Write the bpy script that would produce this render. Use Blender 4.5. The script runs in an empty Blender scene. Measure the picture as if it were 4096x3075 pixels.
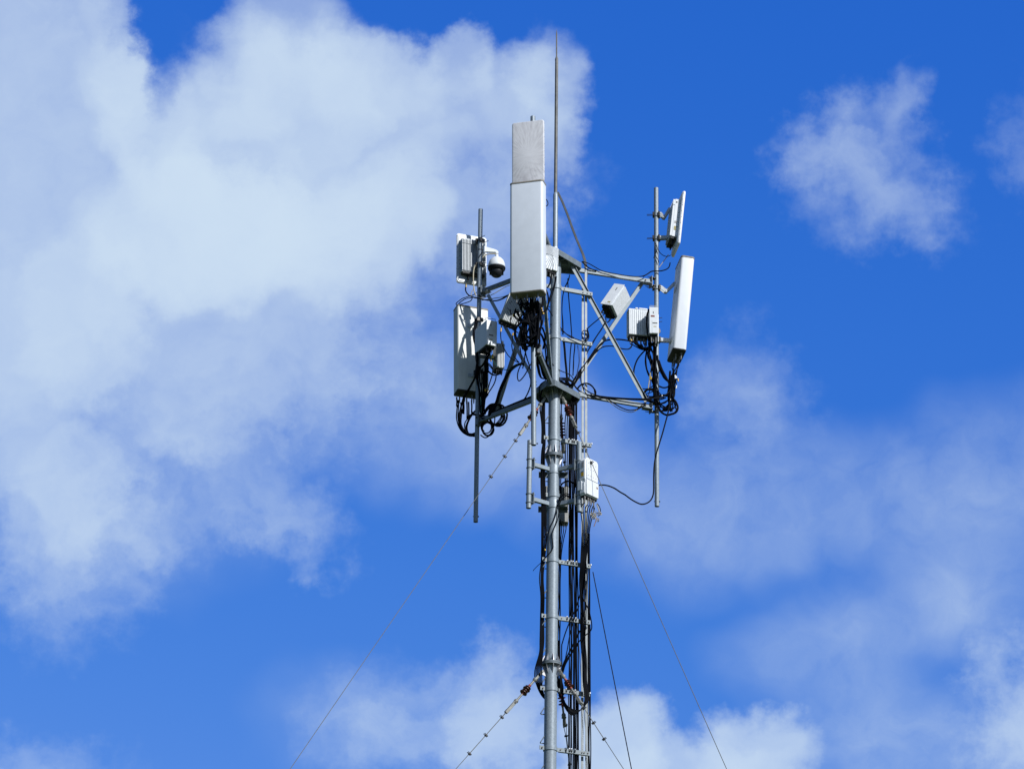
import bpy, math, random
from mathutils import Vector, Matrix
R = math.radians
sc = bpy.context.scene
C = sc.collection
rnd = random.Random(11)

# ------------------------------------------------------------------ camera
PITCH, ROLL, FPX, DIST = 24.0, 0.85, 11947.0, 50.9
EYE = Vector((0, 0, 1.6))
cam = bpy.data.objects.new('camera', bpy.data.cameras.new('camera'))
C.objects.link(cam)
cam.data.sensor_width = 36.0
cam.data.lens = FPX / 4096 * 36.0
cam.data.clip_end = 5000
CR = Matrix.Rotation(R(90 + PITCH), 3, 'X') @ Matrix.Rotation(R(ROLL), 3, 'Z')
cam.matrix_world = Matrix.Translation(EYE) @ CR.to_4x4()
sc.camera = cam
RIGHT, UP, FWD = CR @ Vector((1, 0, 0)), CR @ Vector((0, 1, 0)), CR @ Vector((0, 0, -1))
U = 55.7 / FPX                                   # metres per photo pixel at the mast (4.66 mm)

def ray(px, py):
    return FWD + RIGHT * ((px - 2048) / FPX) - UP * ((py - 1537.5) / FPX)

def P(px, py, dy=0.0):
    """World point seen at photo pixel px, py, standing dy pixel-units beyond the mast's own distance."""
    d = ray(px, py)
    return EYE + d * ((DIST + dy * U) / d.y)

W = dict(a=(1750, 800, 3.322), b=(1750, 1150, 2.556), c=(1950, 400, 1.955), d=(2150, 750, 3.3215), e=(2500, 700, 2.7686),
         f=(2250, 1050, 2.5545), g=(1950, 1100, 2.768), h=(2500, 1350, 2.3714), i=(1950, 1500, 2.768), j=(2000, 1700, 3.322),
         k=(2000, 2150, 3.322), l=(2000, 2575, 3.322), m=(1750, 2575, 3.322), n=(2300, 2500, 2.889), o=(1850, 1500, 2.555),
         p=(2100, 50, 1.75), q=(1800, 1520, 6.92), r=(2500, 1500, 8.304), s=(2040, 1150, 5.536), t=(2480, 1200, 8.305), z=(0, 0, 1))

def xy(w, x, y):
    x0, y0, s = W[w]
    return x0 + x / s, y0 + y / s

def Q(w, x, y, dy=0.0):
    return P(*xy(w, x, y), dy)

def path(w, txt, dy=0.0, dy1=None):
    c = [tuple(float(v) for v in t.split(',')) for t in txt.split()]
    out = []
    for i, t in enumerate(c):
        k = i / max(1, len(c) - 1)
        d = t[2] if len(t) > 2 else (dy if dy1 is None else dy + (dy1 - dy) * k)
        out.append(Q(w, t[0], t[1], d))
    return out

# ------------------------------------------------------------------ materials
def mat(name, col, rough=0.5, metal=0.0, spec=0.5, mottle=0.0, mscale=30.0, bump=0.0, streak=None, streak_amt=0.0):
    m = bpy.data.materials.new(name)
    m.use_nodes = True
    nt = m.node_tree
    b = nt.nodes['Principled BSDF']
    b.inputs['Roughness'].default_value = rough
    b.inputs['Metallic'].default_value = metal
    b.inputs['Specular IOR Level'].default_value = spec
    b.inputs['Base Color'].default_value = (*col, 1)
    src = None
    if mottle or bump or streak:
        geo = nt.nodes.new('ShaderNodeNewGeometry')
        n1 = nt.nodes.new('ShaderNodeTexNoise')
        n1.inputs['Scale'].default_value = mscale
        n1.inputs['Detail'].default_value = 5
        nt.links.new(geo.outputs['Position'], n1.inputs['Vector'])
        mr = nt.nodes.new('ShaderNodeMapRange')
        mr.inputs[1].default_value, mr.inputs[2].default_value = 0.3, 0.7
        mr.inputs[3].default_value, mr.inputs[4].default_value = 1 - mottle, 1 + mottle
        nt.links.new(n1.outputs[0], mr.inputs[0])
        mx = nt.nodes.new('ShaderNodeMix')
        mx.data_type, mx.blend_type = 'RGBA', 'MULTIPLY'
        mx.inputs[0].default_value = 1
        mx.inputs[6].default_value = (*col, 1)
        nt.links.new(mr.outputs[0], mx.inputs[7])
        src = mx.outputs[2]
        if streak:
            mp = nt.nodes.new('ShaderNodeMapping')
            mp.inputs['Scale'].default_value = (9, 9, 1.1)
            nt.links.new(geo.outputs['Position'], mp.inputs[0])
            n2 = nt.nodes.new('ShaderNodeTexNoise')
            n2.inputs['Scale'].default_value, n2.inputs['Detail'].default_value = 2.0, 6
            nt.links.new(mp.outputs[0], n2.inputs['Vector'])
            m2 = nt.nodes.new('ShaderNodeMapRange')
            m2.inputs[1].default_value, m2.inputs[2].default_value = 0.42, 0.75
            m2.inputs[4].default_value = streak_amt
            nt.links.new(n2.outputs[0], m2.inputs[0])
            mz = nt.nodes.new('ShaderNodeMix')
            mz.data_type = 'RGBA'
            nt.links.new(m2.outputs[0], mz.inputs[0])
            nt.links.new(src, mz.inputs[6])
            mz.inputs[7].default_value = (*streak, 1)
            src = mz.outputs[2]
        nt.links.new(src, b.inputs['Base Color'])
        if bump:
            bp = nt.nodes.new('ShaderNodeBump')
            bp.inputs['Strength'].default_value = bump
            bp.inputs['Distance'].default_value = 0.01
            nt.links.new(n1.outputs[0], bp.inputs['Height'])
            nt.links.new(bp.outputs[0], b.inputs['Normal'])
    return m

M = dict(
    galv=mat('galvanised_steel', (0.27, 0.325, 0.375), 0.44, 0.12, 0.45, 0.16, 30, 0.10, (0.20, 0.23, 0.25), 0.4),
    arm=mat('bracket_steel', (0.20, 0.24, 0.265), 0.5, 0.1, 0.4, 0.12, 14, 0.06),
    galvd=mat('weathered_steel', (0.165, 0.20, 0.23), 0.5, 0.1, 0.4, 0.22, 18, 0.10),
    raw=mat('bare_galvanised_steel', (0.46, 0.46, 0.48), 0.38, 0.6, 0.5, 0.25, 25, 0.15),
    rod=mat('aged_rod_steel', (0.155, 0.155, 0.15), 0.55, 0.1, 0.4, 0.25, 12, 0.1),
    strap=mat('shaded_flat_bar', (0.055, 0.062, 0.07), 0.6, 0.1, 0.3, 0.2, 12),  # shade on the bent strip's downward face, put into its colour
    rail=mat('flat_bar', (0.215, 0.25, 0.275), 0.5, 0.1, 0.5, 0.18, 9, 0.05, (0.26, 0.24, 0.18), 0.3),
    radome=mat('radome_plastic', (0.745, 0.80, 0.875), 0.42, 0, 0.4, 0.035, 5),
    radomew=mat('white_radome_plastic', (0.76, 0.795, 0.84), 0.4, 0, 0.4, 0.03, 5),
    cream=mat('aged_cream_plastic', (0.72, 0.735, 0.70), 0.45, 0, 0.4, 0.04, 8, 0, (0.46, 0.46, 0.41), 0.3),
    grime=mat('grimy_radome_plastic', (0.70, 0.71, 0.745), 0.6, 0, 0.3, 0.02, 3),
    cap=mat('end_cap_plastic', (0.24, 0.225, 0.195), 0.6, 0, 0.3, 0.2, 20),
    capd=mat('dark_base_plastic', (0.035, 0.035, 0.034), 0.6, 0, 0.3, 0.3, 20),
    white=mat('white_paint', (0.75, 0.785, 0.815), 0.4, 0, 0.45, 0.04, 10),
    alu=mat('cast_aluminium', (0.48, 0.51, 0.53), 0.5, 0.2, 0.5, 0.08, 20),
    fin=mat('pale_cast_aluminium', (0.72, 0.755, 0.785), 0.5, 0.05, 0.4, 0.05, 20),
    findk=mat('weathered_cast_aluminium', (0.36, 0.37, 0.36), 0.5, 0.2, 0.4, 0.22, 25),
    black=mat('black_cable_sheath', (0.004, 0.005, 0.008), 0.5, 0, 0.04),
    rubber=mat('black_rubber', (0.010, 0.011, 0.013), 0.6, 0, 0.2),
    blackp=mat('black_glossy_plastic', (0.02, 0.021, 0.025), 0.4, 0, 0.4),
    grey=mat('grey_tape', (0.20, 0.20, 0.195), 0.6, 0, 0.3, 0.2, 40),
    beige=mat('beige_cable_sheath', (0.42, 0.38, 0.27), 0.5, 0, 0.4),
    green=mat('green_cable_sheath', (0.02, 0.09, 0.07), 0.4, 0, 0.4),
    blue=mat('blue_cable_sheath', (0.03, 0.05, 0.16), 0.4, 0, 0.4),
    insul=mat('brown_silicone_rubber', (0.085, 0.026, 0.023), 0.35, 0, 0.45, 0.1, 30),
    red=mat('red_silicone_rubber', (0.33, 0.065, 0.045), 0.45, 0, 0.4),
    iron=mat('galvanised_fitting', (0.22, 0.225, 0.21), 0.55, 0.2, 0.5, 0.2, 30, 0.1),
    bolt=mat('dark_bolt_steel', (0.07, 0.065, 0.06), 0.45, 0.5, 0.5),
    wire=mat('steel_strand', (0.21, 0.215, 0.20), 0.5, 0.5, 0.5, 0.3, 60),
    wiredk=mat('dark_drop_wire', (0.012, 0.013, 0.022), 0.5, 0, 0.2),
    yellow=mat('yellow_tag', (0.60, 0.37, 0.01), 0.5),
    ytag=mat('pale_yellow_sticker', (0.36, 0.31, 0.12), 0.5),
    rtag=mat('red_brown_sticker', (0.20, 0.05, 0.04), 0.5),
    btag=mat('blue_sticker', (0.05, 0.2, 0.35), 0.5),
    gtag=mat('grey_sticker', (0.33, 0.33, 0.33), 0.5),
    dark=mat('dark_slot', (0.02, 0.02, 0.022), 0.6),
    rope=mat('pale_rope', (0.42, 0.40, 0.36), 0.8, 0, 0.2, 0.2, 60),
    rust=mat('brown_tape', (0.25, 0.14, 0.06), 0.7),
)

# ------------------------------------------------------------------ mesh builder
class Frame:
    """Local axes a (sideways), b (outward), c (up) in pixel units about a world point."""
    def __init__(s, o, a, b, c):
        s.o, s.a, s.b, s.c = o, a.normalized(), b.normalized(), c.normalized()
    def __call__(s, a, b, c):
        return s.o + (s.a * a + s.b * b + s.c * c) * U

def frame(o, az, tilt=0.0, roll=0.0):
    n = Vector((math.cos(R(az)), math.sin(R(az)), 0))
    k = Vector((0, 0, 1))
    t = k.cross(n)
    k2 = k * math.cos(R(tilt)) + n * math.sin(R(tilt))
    n2 = n * math.cos(R(tilt)) - k * math.sin(R(tilt))
    if roll:
        q = Matrix.Rotation(R(roll), 3, n2)
        t, k2 = q @ t, q @ k2
    return Frame(o, t, n2, k2)

class MB:
    def __init__(s):
        s.v, s.f = [], []
    def add(s, vs, fs):
        o = len(s.v)
        s.v += vs
        s.f += [tuple(i + o for i in f) for f in fs]
        return s
    def box(s, F, a0, a1, b0, b1, c0, c1):
        vs = [F(a, b, c) for c in (c0, c1) for b in (b0, b1) for a in (a0, a1)]
        return s.add(vs, [(0, 2, 3, 1), (4, 5, 7, 6), (0, 1, 5, 4), (2, 6, 7, 3), (0, 4, 6, 2), (1, 3, 7, 5)])
    def loft(s, rings, caps=True):
        n = len(rings[0])
        vs = [p for r in rings for p in r]
        fs = [(i * n + j, i * n + (j + 1) % n, (i + 1) * n + (j + 1) % n, (i + 1) * n + j) for i in range(len(rings) - 1) for j in range(n)]
        if caps:
            fs += [tuple(reversed(range(n))), tuple((len(rings) - 1) * n + j for j in range(n))]
        return s.add(vs, fs)
    def rprism(s, F, w, d, r, levels, seg=5):
        """Rounded box: levels are (c, inset) pairs."""
        def ring(c, ins):
            ww, dd, rr = w / 2 - ins, d / 2 - ins, max(r - ins, 0.4)
            out = []
            for cx, cy, a0 in ((ww - rr, dd - rr, 0), (-ww + rr, dd - rr, 90), (-ww + rr, -dd + rr, 180), (ww - rr, -dd + rr, 270)):
                for k in range(seg + 1):
                    a = R(a0 + 90 * k / seg)
                    out.append(F(cx + rr * math.cos(a), cy + rr * math.sin(a), c))
            return out
        return s.loft([ring(c, i) for c, i in levels])
    def lathe(s, o, axis, prof, n=20, caps=True):
        """prof: (radius, height) in pixel units along axis."""
        ax = axis.normalized()
        t = ax.orthogonal().normalized()
        b = ax.cross(t)
        rings = [[o + (ax * h + (t * math.cos(2 * math.pi * k / n) + b * math.sin(2 * math.pi * k / n)) * max(r, 0.01)) * U for k in range(n)] for r, h in prof]
        return s.loft(rings, caps)
    def cyl(s, p0, p1, r0, r1=None, n=14):
        ax = p1 - p0
        return s.lathe(p0, ax, [(r0, 0), (r0 if r1 is None else r1, ax.length / U)], n)
    def bar(s, p0, p1, side, w, t):
        """Rectangular bar p0-p1; side: direction of its width w; thickness t."""
        ax = (p1 - p0).normalized()
        side = (side - ax * side.dot(ax)).normalized()
        th = ax.cross(side)
        F = Frame(p0, side, th, ax)
        return s.box(F, -w / 2, w / 2, -t / 2, t / 2, 0, (p1 - p0).length / U)
    def angle(s, p0, p1, side, w, t, flip=1, w2=None):
        """L section: one leg along side, the other along the normal."""
        ax = (p1 - p0).normalized()
        side = (side - ax * side.dot(ax)).normalized()
        th = ax.cross(side) * flip
        L = (p1 - p0).length / U
        w2 = w2 or w
        poly = [(0, 0), (w, 0), (w, t), (t, t), (t, w2), (0, w2)]
        rings = [[p + (side * a + th * b) * U for a, b in poly] for p in (p0, p1)]
        return s.loft(rings)
    def tube(s, pts, r, n=6, taper=None):
        m = len(pts)
        T = [(pts[min(i + 1, m - 1)] - pts[max(i - 1, 0)]).normalized() for i in range(m)]
        nv = T[0].orthogonal().normalized()
        rings = []
        for i in range(m):
            nv = (nv - T[i] * nv.dot(T[i])).normalized()
            b = T[i].cross(nv)
            rr = r * (taper[i] if taper else 1)
            rings.append([pts[i] + (nv * math.cos(2 * math.pi * k / n) + b * math.sin(2 * math.pi * k / n)) * rr * U for k in range(n)])
        return s.loft(rings)
    def ribbon(s, pts, sides, w, t):
        rings = []
        m = len(pts)
        for i in range(m):
            ax = (pts[min(i + 1, m - 1)] - pts[max(i - 1, 0)]).normalized()
            sd = sides[i] - ax * sides[i].dot(ax)
            sd.normalize()
            th = ax.cross(sd)
            rings.append([pts[i] + (sd * a + th * b) * U for a, b in ((-w / 2, -t / 2), (w / 2, -t / 2), (w / 2, t / 2), (-w / 2, t / 2))])
        return s.loft(rings)
    def poly(s, F, pts, b0, b1):
        """Polygon in the a-c plane extruded from b0 to b1."""
        return s.loft([[F(a, b, c) for a, c in pts] for b in (b0, b1)])
    def build(s, name, m, parent=None, bevel=0.0, label=None, sharp=38):
        me = bpy.data.meshes.new(name)
        if parent is not None:
            o0 = Vector(parent['_at'])
        else:
            lo = Vector([min(v[i] for v in s.v) for i in range(3)])
            hi = Vector([max(v[i] for v in s.v) for i in range(3)])
            o0 = (lo + hi) / 2
            o0.z = lo.z
        me.from_pydata([v - o0 for v in s.v], [], s.f)
        me.update()
        import bmesh
        bm = bmesh.new()
        bm.from_mesh(me)
        bmesh.ops.recalc_face_normals(bm, faces=bm.faces)
        bm.to_mesh(me)
        bm.free()
        me.materials.append(M[m])
        for p in me.polygons:
            p.use_smooth = True
        me.set_sharp_from_angle(angle=R(sharp))
        ob = bpy.data.objects.new(name, me)
        C.objects.link(ob)
        if parent is not None:
            ob.parent = parent
        else:
            ob.location = o0
        ob['_at'] = o0
        if bevel:
            bv = ob.modifiers.new('edge', 'BEVEL')
            bv.width, bv.segments, bv.limit_method, bv.angle_limit = bevel * U, 2, 'ANGLE', R(40)
        if label:
            ob['label'] = label
        return ob

def tag(o, label, cat, group=None):
    o['label'], o['category'] = label, cat
    if group:
        o['group'] = group
    return o

def thing(name, label, cat, loc, group=None):
    o = bpy.data.objects.new(name, None)
    o.empty_display_size = 0.1
    C.objects.link(o)
    o.location = loc
    o['_at'] = loc
    return tag(o, label, cat, group)

def spline(pts, sub=6):
    out = []
    n = len(pts)
    for i in range(n - 1):
        p0, p1, p2, p3 = pts[max(i - 1, 0)], pts[i], pts[i + 1], pts[min(i + 2, n - 1)]
        for k in range(sub):
            t = k / sub
            out.append(0.5 * ((2 * p1) + (p2 - p0) * t + (2 * p0 - 5 * p1 + 4 * p2 - p3) * t * t + (3 * p1 - p0 - 3 * p2 + p3) * t ** 3))
    out.append(pts[-1])
    return out

ZUP = Vector((0, 0, 1))
def azv(a):
    return Vector((math.cos(R(a)), math.sin(R(a)), 0))

# ------------------------------------------------------------------ light: sun and sky with clouds
SUN_AZ, SUN_EL = -45.0, 36.0
SKY_R, SKY_G, SKY_B = 2.87, 0.80, 1.024
# cloud masses: u, v, radius u, radius v, turn, density, inner edge (bearings in thousandths)
HAZE = [
    (0.00, 0.55, 0.80, 1.55, 0, 0.66, 0.3), (0.10, 1.62, 0.78, 0.85, 0, 0.38, 0.1), (0.26, 2.15, 0.48, 0.54, 0, 0.34, 0.0),
    (0.85, 1.20, 0.80, 0.72, 0, 0.54, 0.1), (1.00, 1.66, 0.70, 0.46, 0, 0.30, 0.0), (1.46, 1.32, 0.46, 0.40, 0, 0.26, 0.1),
    (1.92, 0.86, 0.44, 0.50, 0, 0.38, 0.1), (2.12, 0.74, 0.34, 0.36, 0, 0.12, 0.0), (1.62, 2.90, 0.50, 0.40, 0, 0.24, 0.0),
    (2.02, 2.86, 0.36, 0.38, 0, 0.38, 0.1), (1.12, 2.08, 0.42, 0.24, 18, 0.26, 0.0), (0.62, 2.10, 0.36, 0.22, 10, 0.18, 0.0),
    (3.46, 0.70, 0.42, 0.40, 0, 0.24, 0.0), (3.64, 0.80, 0.30, 0.30, 0, 0.12, 0.0), (3.28, 0.62, 0.26, 0.24, 0, 0.12, 0.0),
    (4.16, 0.62, 0.20, 0.36, 0, 0.10, 0.0), (2.98, 1.58, 0.34, 0.36, 0, 0.17, 0.0), (4.16, 2.90, 0.42, 0.48, 0, 0.56, 0.1),
    (0.05, 3.14, 0.55, 0.26, 0, 0.18, 0.0),
]
VEIL = [
    (1.80, 1.66, 0.75, 0.50, 0, 0.30, 0.0), (2.25, 1.80, 0.45, 0.42, 0, 0.24, 0.0), (3.30, 2.00, 1.15, 0.42, -8, 0.19, 0.0),
    (2.72, 2.05, 0.65, 0.44, 0, 0.16, 0.0), (4.10, 1.85, 0.70, 0.42, 0, 0.16, 0.0), (3.90, 2.20, 0.60, 0.40, 0, 0.16, 0.0),
    (3.35, 2.58, 0.62, 0.32, -10, 0.22, 0.0), (3.88, 2.42, 0.42, 0.28, 0, 0.24, 0.0), (3.60, 2.97, 0.75, 0.40, 0, 0.28, 0.0),
    (0.60, 2.00, 0.80, 0.55, 0, 0.14, 0.0), (2.95, 1.62, 0.34, 0.36, 0, 0.08, 0.0), (1.50, 2.86, 0.60, 0.36, 0, 0.12, 0.0),
]
HEADS = [
    (1.33, 0.55, 0.76, 0.53, 0, 0.66, 0.45), (0.98, 0.32, 0.28, 0.34, 0, 0.34, 0.4), (1.15, 0.14, 0.36, 0.26, 0, 0.34, 0.4),
    (1.50, 0.30, 0.34, 0.24, 0, 0.36, 0.5), (1.85, 0.24, 0.22, 0.19, 0, 0.44, 0.45), (2.06, 0.34, 0.22, 0.22, 0, 0.40, 0.4),
    (2.00, 0.50, 0.36, 0.28, 0, 0.22, 0.2), (1.05, 0.95, 0.65, 0.40, 0, 0.28, 0.3), (2.21, 0.36, 0.19, 0.28, 0, 0.42, 0.3),
    (2.22, 0.58, 0.16, 0.18, 0, 0.34, 0.3), (0.62, 0.58, 0.27, 0.56, -30, 0.52, 0.55), (0.80, 0.92, 0.56, 0.40, 0, 0.54, 0.4),
    (1.84, 0.66, 0.24, 0.20, 0, -0.34, 0.1), (1.35, 0.98, 0.50, 0.36, 0, 0.44, 0.35), (1.60, 0.84, 0.26, 0.30, 0, 0.26, 0.5),
    (0.44, 0.05, 0.16, 0.28, 0, 0.16, 0.5), (0.46, 1.22, 0.18, 0.30, -15, 0.18, 0.5), (0.75, 1.78, 0.22, 0.12, 25, 0.14, 0.2),
    (0.38, 1.98, 0.14, 0.16, 0, 0.14, 0.2), (2.45, 2.98, 0.29, 0.29, 0, 0.80, 0.45), (2.76, 3.14, 0.44, 0.26, 0, 0.55, 0.4),
    (3.04, 3.02, 0.32, 0.21, 0, 0.60, 0.4), (1.95, 2.64, 0.18, 0.14, -20, 0.08, 0.0), (1.97, 2.95, 0.28, 0.24, 0, 0.24, 0.2),
    (0.66, 0.52, 0.30, 0.42, -20, 0.26, 0.7), (0.86, 0.96, 0.64, 0.34, 0, 0.28, 0.7), (0.36, 1.28, 0.32, 0.42, 0, 0.22, 0.7), (1.34, 0.92, 0.50, 0.36, 0, 0.20, 0.65),
    (1.20, 0.42, 0.36, 0.26, 10, 0.22, 0.75), (0.30, 1.95, 0.24, 0.26, 0, 0.16, 0.7),
    (3.62, 0.40, 0.13, 0.17, 0, 0.20, 0.1), (3.94, 2.62, 0.10, 0.15, 0, 0.14, 0.1),
]
NOTCH = (0.655, -0.02, 0.135, 0.54, 3, 1.0, 0.4)
sun = bpy.data.objects.new('sun', bpy.data.lights.new('sun', 'SUN'))
C.objects.link(sun)
sun.data.energy, sun.data.angle, sun.data.color = 4.5, R(0.5), (1.0, 0.985, 0.96)
sdir = azv(SUN_AZ) * math.cos(R(SUN_EL)) + ZUP * math.sin(R(SUN_EL))
sun.rotation_euler = sdir.to_track_quat('Z', 'Y').to_euler()
sun.location = (0, 0, 60)

world = bpy.data.worlds.new('World')
sc.world = world
world.use_nodes = True
world.cycles.sampling_method = 'MANUAL'
world.cycles.sample_map_resolution = 256
nt = world.node_tree
LN = nt.links.new
bg = nt.nodes['Background']
BG = 0.1
bg.inputs[1].default_value = BG

def nd(t, **kw):
    n = nt.nodes.new(t)
    for k, v in kw.items():
        setattr(n, k, v)
    return n

def mth(op, a, b=None, c=None, clamp=False):
    n = nd('ShaderNodeMath', operation=op, use_clamp=clamp)
    for i, x in enumerate((a, b, c)):
        if x is None:
            continue
        if isinstance(x, (int, float)):
            n.inputs[i].default_value = x
        else:
            LN(x, n.inputs[i])
    return n.outputs[0]

def vmt(op, a, b=None, c=None):
    n = nd('ShaderNodeVectorMath', operation=op)
    for i, x in enumerate((a, b, c)):
        if x is None:
            continue
        if isinstance(x, (tuple, Vector)):
            n.inputs[i].default_value = tuple(x)
        else:
            LN(x, n.inputs[i])
    return n.outputs['Value'] if op in ('DOT_PRODUCT', 'LENGTH') else n.outputs[0]

def mrange(x, a, b, c=0.0, d=1.0, smooth=True):
    n = nd('ShaderNodeMapRange', interpolation_type='SMOOTHSTEP' if smooth else 'LINEAR')
    LN(x, n.inputs[0])
    for i, v in zip((1, 2, 3, 4), (a, b, c, d)):
        n.inputs[i].default_value = v
    return n.outputs[0]

def noise(vec, scale, detail, rough=0.55, dist=0.0):
    n = nd('ShaderNodeTexNoise', noise_dimensions='3D')
    LN(vec, n.inputs['Vector'])
    for k, v in (('Scale', scale), ('Detail', detail), ('Roughness', rough), ('Distortion', dist)):
        n.inputs[k].default_value = v
    return n

sky = nd('ShaderNodeTexSky', sky_type='NISHITA', sun_disc=False)
sky.sun_elevation, sky.sun_rotation = R(SUN_EL), R(90 - SUN_AZ)
sky.altitude = 0
sep = nd('ShaderNodeSeparateColor')
LN(sky.outputs[0], sep.inputs[0])
# deepen the clear sky's blue (the camera's saturated rendering of it)
r_ = mth('MULTIPLY', mth('POWER', mth('MULTIPLY', sep.outputs[0], BG), 2.2), SKY_R / BG)
g_ = mth('MULTIPLY', mth('POWER', mth('MULTIPLY', sep.outputs[1], BG), 1.0), SKY_G / BG)
b_ = mth('MULTIPLY', mth('POWER', mth('MULTIPLY', sep.outputs[2], BG), 0.42), SKY_B / BG)
r_ = mth('MINIMUM', r_, mth('MULTIPLY', g_, 1.05))
comb = nd('ShaderNodeCombineColor')
for i, x in enumerate((r_, g_, b_)):
    LN(x, comb.inputs[i])

tc = nd('ShaderNodeTexCoord')
dirv = vmt('NORMALIZE', tc.outputs['Generated'])
# bearing of each cloud from a fixed direction in the world, in thousandths (u to the right, v down)
wden = mth('MAXIMUM', vmt('DOT_PRODUCT', dirv, FWD), 0.05)
cu = mth('MULTIPLY_ADD', mth('DIVIDE', vmt('DOT_PRODUCT', dirv, RIGHT), wden), FPX / 1000, 2.048)
cv = mth('MULTIPLY_ADD', mth('DIVIDE', vmt('DOT_PRODUCT', dirv, UP), wden), -FPX / 1000, 1.5375)
cmb = nd('ShaderNodeCombineXYZ')
LN(cu, cmb.inputs[0])
LN(cv, cmb.inputs[1])
uv = cmb.outputs[0]
w1 = noise(uv, 2.6, 2, 0.5)
w2 = noise(uv, 8.0, 5, 0.62)
p1 = vmt('MULTIPLY_ADD', vmt('SUBTRACT', w1.outputs['Color'], (0.5, 0.5, 0.5)), (0.34, 0.34, 0), uv)
pw = vmt('MULTIPLY_ADD', vmt('SUBTRACT', w2.outputs['Color'], (0.5, 0.5, 0.5)), (0.18, 0.18, 0), p1)
p2 = vmt('MULTIPLY_ADD', vmt('SUBTRACT', w2.outputs['Color'], (0.5, 0.5, 0.5)), (0.40, 0.40, 0), p1)

def cloud_sum(blobs, start, pos):
    acc = start
    for bx, by, rx, ry, rot, amp, s in blobs:
        if rot:
            ca, sa = math.cos(R(rot)), math.sin(R(rot))
            q = vmt('SUBTRACT', pos, (bx, by, 0))
            cb = nd('ShaderNodeCombineXYZ')
            LN(vmt('DOT_PRODUCT', q, (ca / rx, sa / rx, 0)), cb.inputs[0])
            LN(vmt('DOT_PRODUCT', q, (-sa / ry, ca / ry, 0)), cb.inputs[1])
            loc = cb.outputs[0]
        else:
            loc = vmt('MULTIPLY_ADD', pos, (1 / rx, 1 / ry, 0), (-bx / rx, -by / ry, 0))
        n = nd('ShaderNodeVectorMath', operation='LENGTH')
        LN(loc, n.inputs[0])
        acc = mth('ADD', acc, mrange(n.outputs['Value'], 1.0, s, 0.0, amp))
    return acc

fine = noise(pw, 4.2, 8, 0.62)
det = mrange(fine.outputs[0], 0.3, 0.7, -1.0, 1.0, False)
slow = mrange(noise(p1, 1.9, 3, 0.5).outputs[0], 0.3, 0.7, -1.0, 1.0, False)
hs = mth('MAXIMUM', cloud_sum(HAZE, 0.0, p2), 0.0)
rag = mth('MULTIPLY_ADD', det, 0.64, mth('MULTIPLY', slow, 0.35))
veil = mth('MULTIPLY', cloud_sum(VEIL, 0.0, p1), mth('MULTIPLY_ADD', det, 0.30, mth('MULTIPLY_ADD', slow, 0.38, 0.95)))
hz = mth('MAXIMUM', mth('MULTIPLY_ADD', rag, mth('MINIMUM', mth('MULTIPLY', hs, 0.60), 0.14), hs), 0.0)
hd = mth('MAXIMUM', cloud_sum(HEADS, 0.0, pw), -0.6)
hd = mth('MULTIPLY', hd, mth('MULTIPLY_ADD', det, 0.14, 1.0))
alpha = mth('SUBTRACT', 1.0, mth('EXPONENT', mth('MULTIPLY', mth('MAXIMUM', mth('ADD', mth('ADD', hz, veil), hd), 0.0), -1.7)))
alpha = mth('MULTIPLY', alpha, mth('SUBTRACT', 1.0, cloud_sum([NOTCH], 0.0, pw)))
alpha = mth('MINIMUM', mth('MAXIMUM', alpha, 0.0), 0.98)
# elsewhere in the sky: unseen scattered cumulus, added to tune the ambient light
far = mrange(vmt('LENGTH', vmt('SUBTRACT', uv, (2.048, 1.5375, 0))), 2.9, 4.2)
wide = mrange(noise(dirv, 3.2, 4, 0.6).outputs[0], 0.54, 0.72, 0.0, 0.3)
alpha = mth('ADD', mth('MULTIPLY', alpha, mth('SUBTRACT', 1.0, far)), mth('MULTIPLY', wide, far))
mixc = nd('ShaderNodeMix', data_type='RGBA')
LN(alpha, mixc.inputs[0])
clear = nd('ShaderNodeMix', data_type='RGBA')
LN(far, clear.inputs[0])
LN(comb.outputs[0], clear.inputs[6])
LN(vmt('MULTIPLY', sky.outputs[0], (0.37, 0.49, 0.74)), clear.inputs[7])
LN(clear.outputs[2], mixc.inputs[6])
mixc.inputs[7].default_value = (0.61 / BG, 0.745 / BG, 0.895 / BG, 1)
LN(mixc.outputs[2], bg.inputs[0])

sc.view_settings.view_transform = 'Standard'
sc.view_settings.look = 'None'
sc.view_settings.exposure = 0
sc.view_settings.gamma = 1
sc.cycles.use_denoising = True
sc.cycles.adaptive_threshold = 0.006

# ------------------------------------------------------------------ ground
g = MB()
g.add([Vector(p) for p in ((-3000, -3000, 0), (3000, -3000, 0), (3000, 3000, 0), (-3000, 3000, 0))], [(0, 1, 2, 3)])
M['ground'] = mat('ground_grass', (0.06, 0.085, 0.03), 0.9, 0, 0.2, 0.3, 0.6)
go = g.build('ground', 'ground')
go['kind'] = 'structure'

# ------------------------------------------------------------------ the mast
def AX(y):
    """Photo x of the mast's centre line at photo row y."""
    return 2221.5 - (y - 1250) * 0.01195

def ax(y):
    return P(AX(y), y, 0)

def at(y, a, h, dz=0.0):
    """Point h pixel-units from the mast's centre line at row y, in compass direction a."""
    return ax(y) + (azv(a) * h + ZUP * dz) * U

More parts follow.
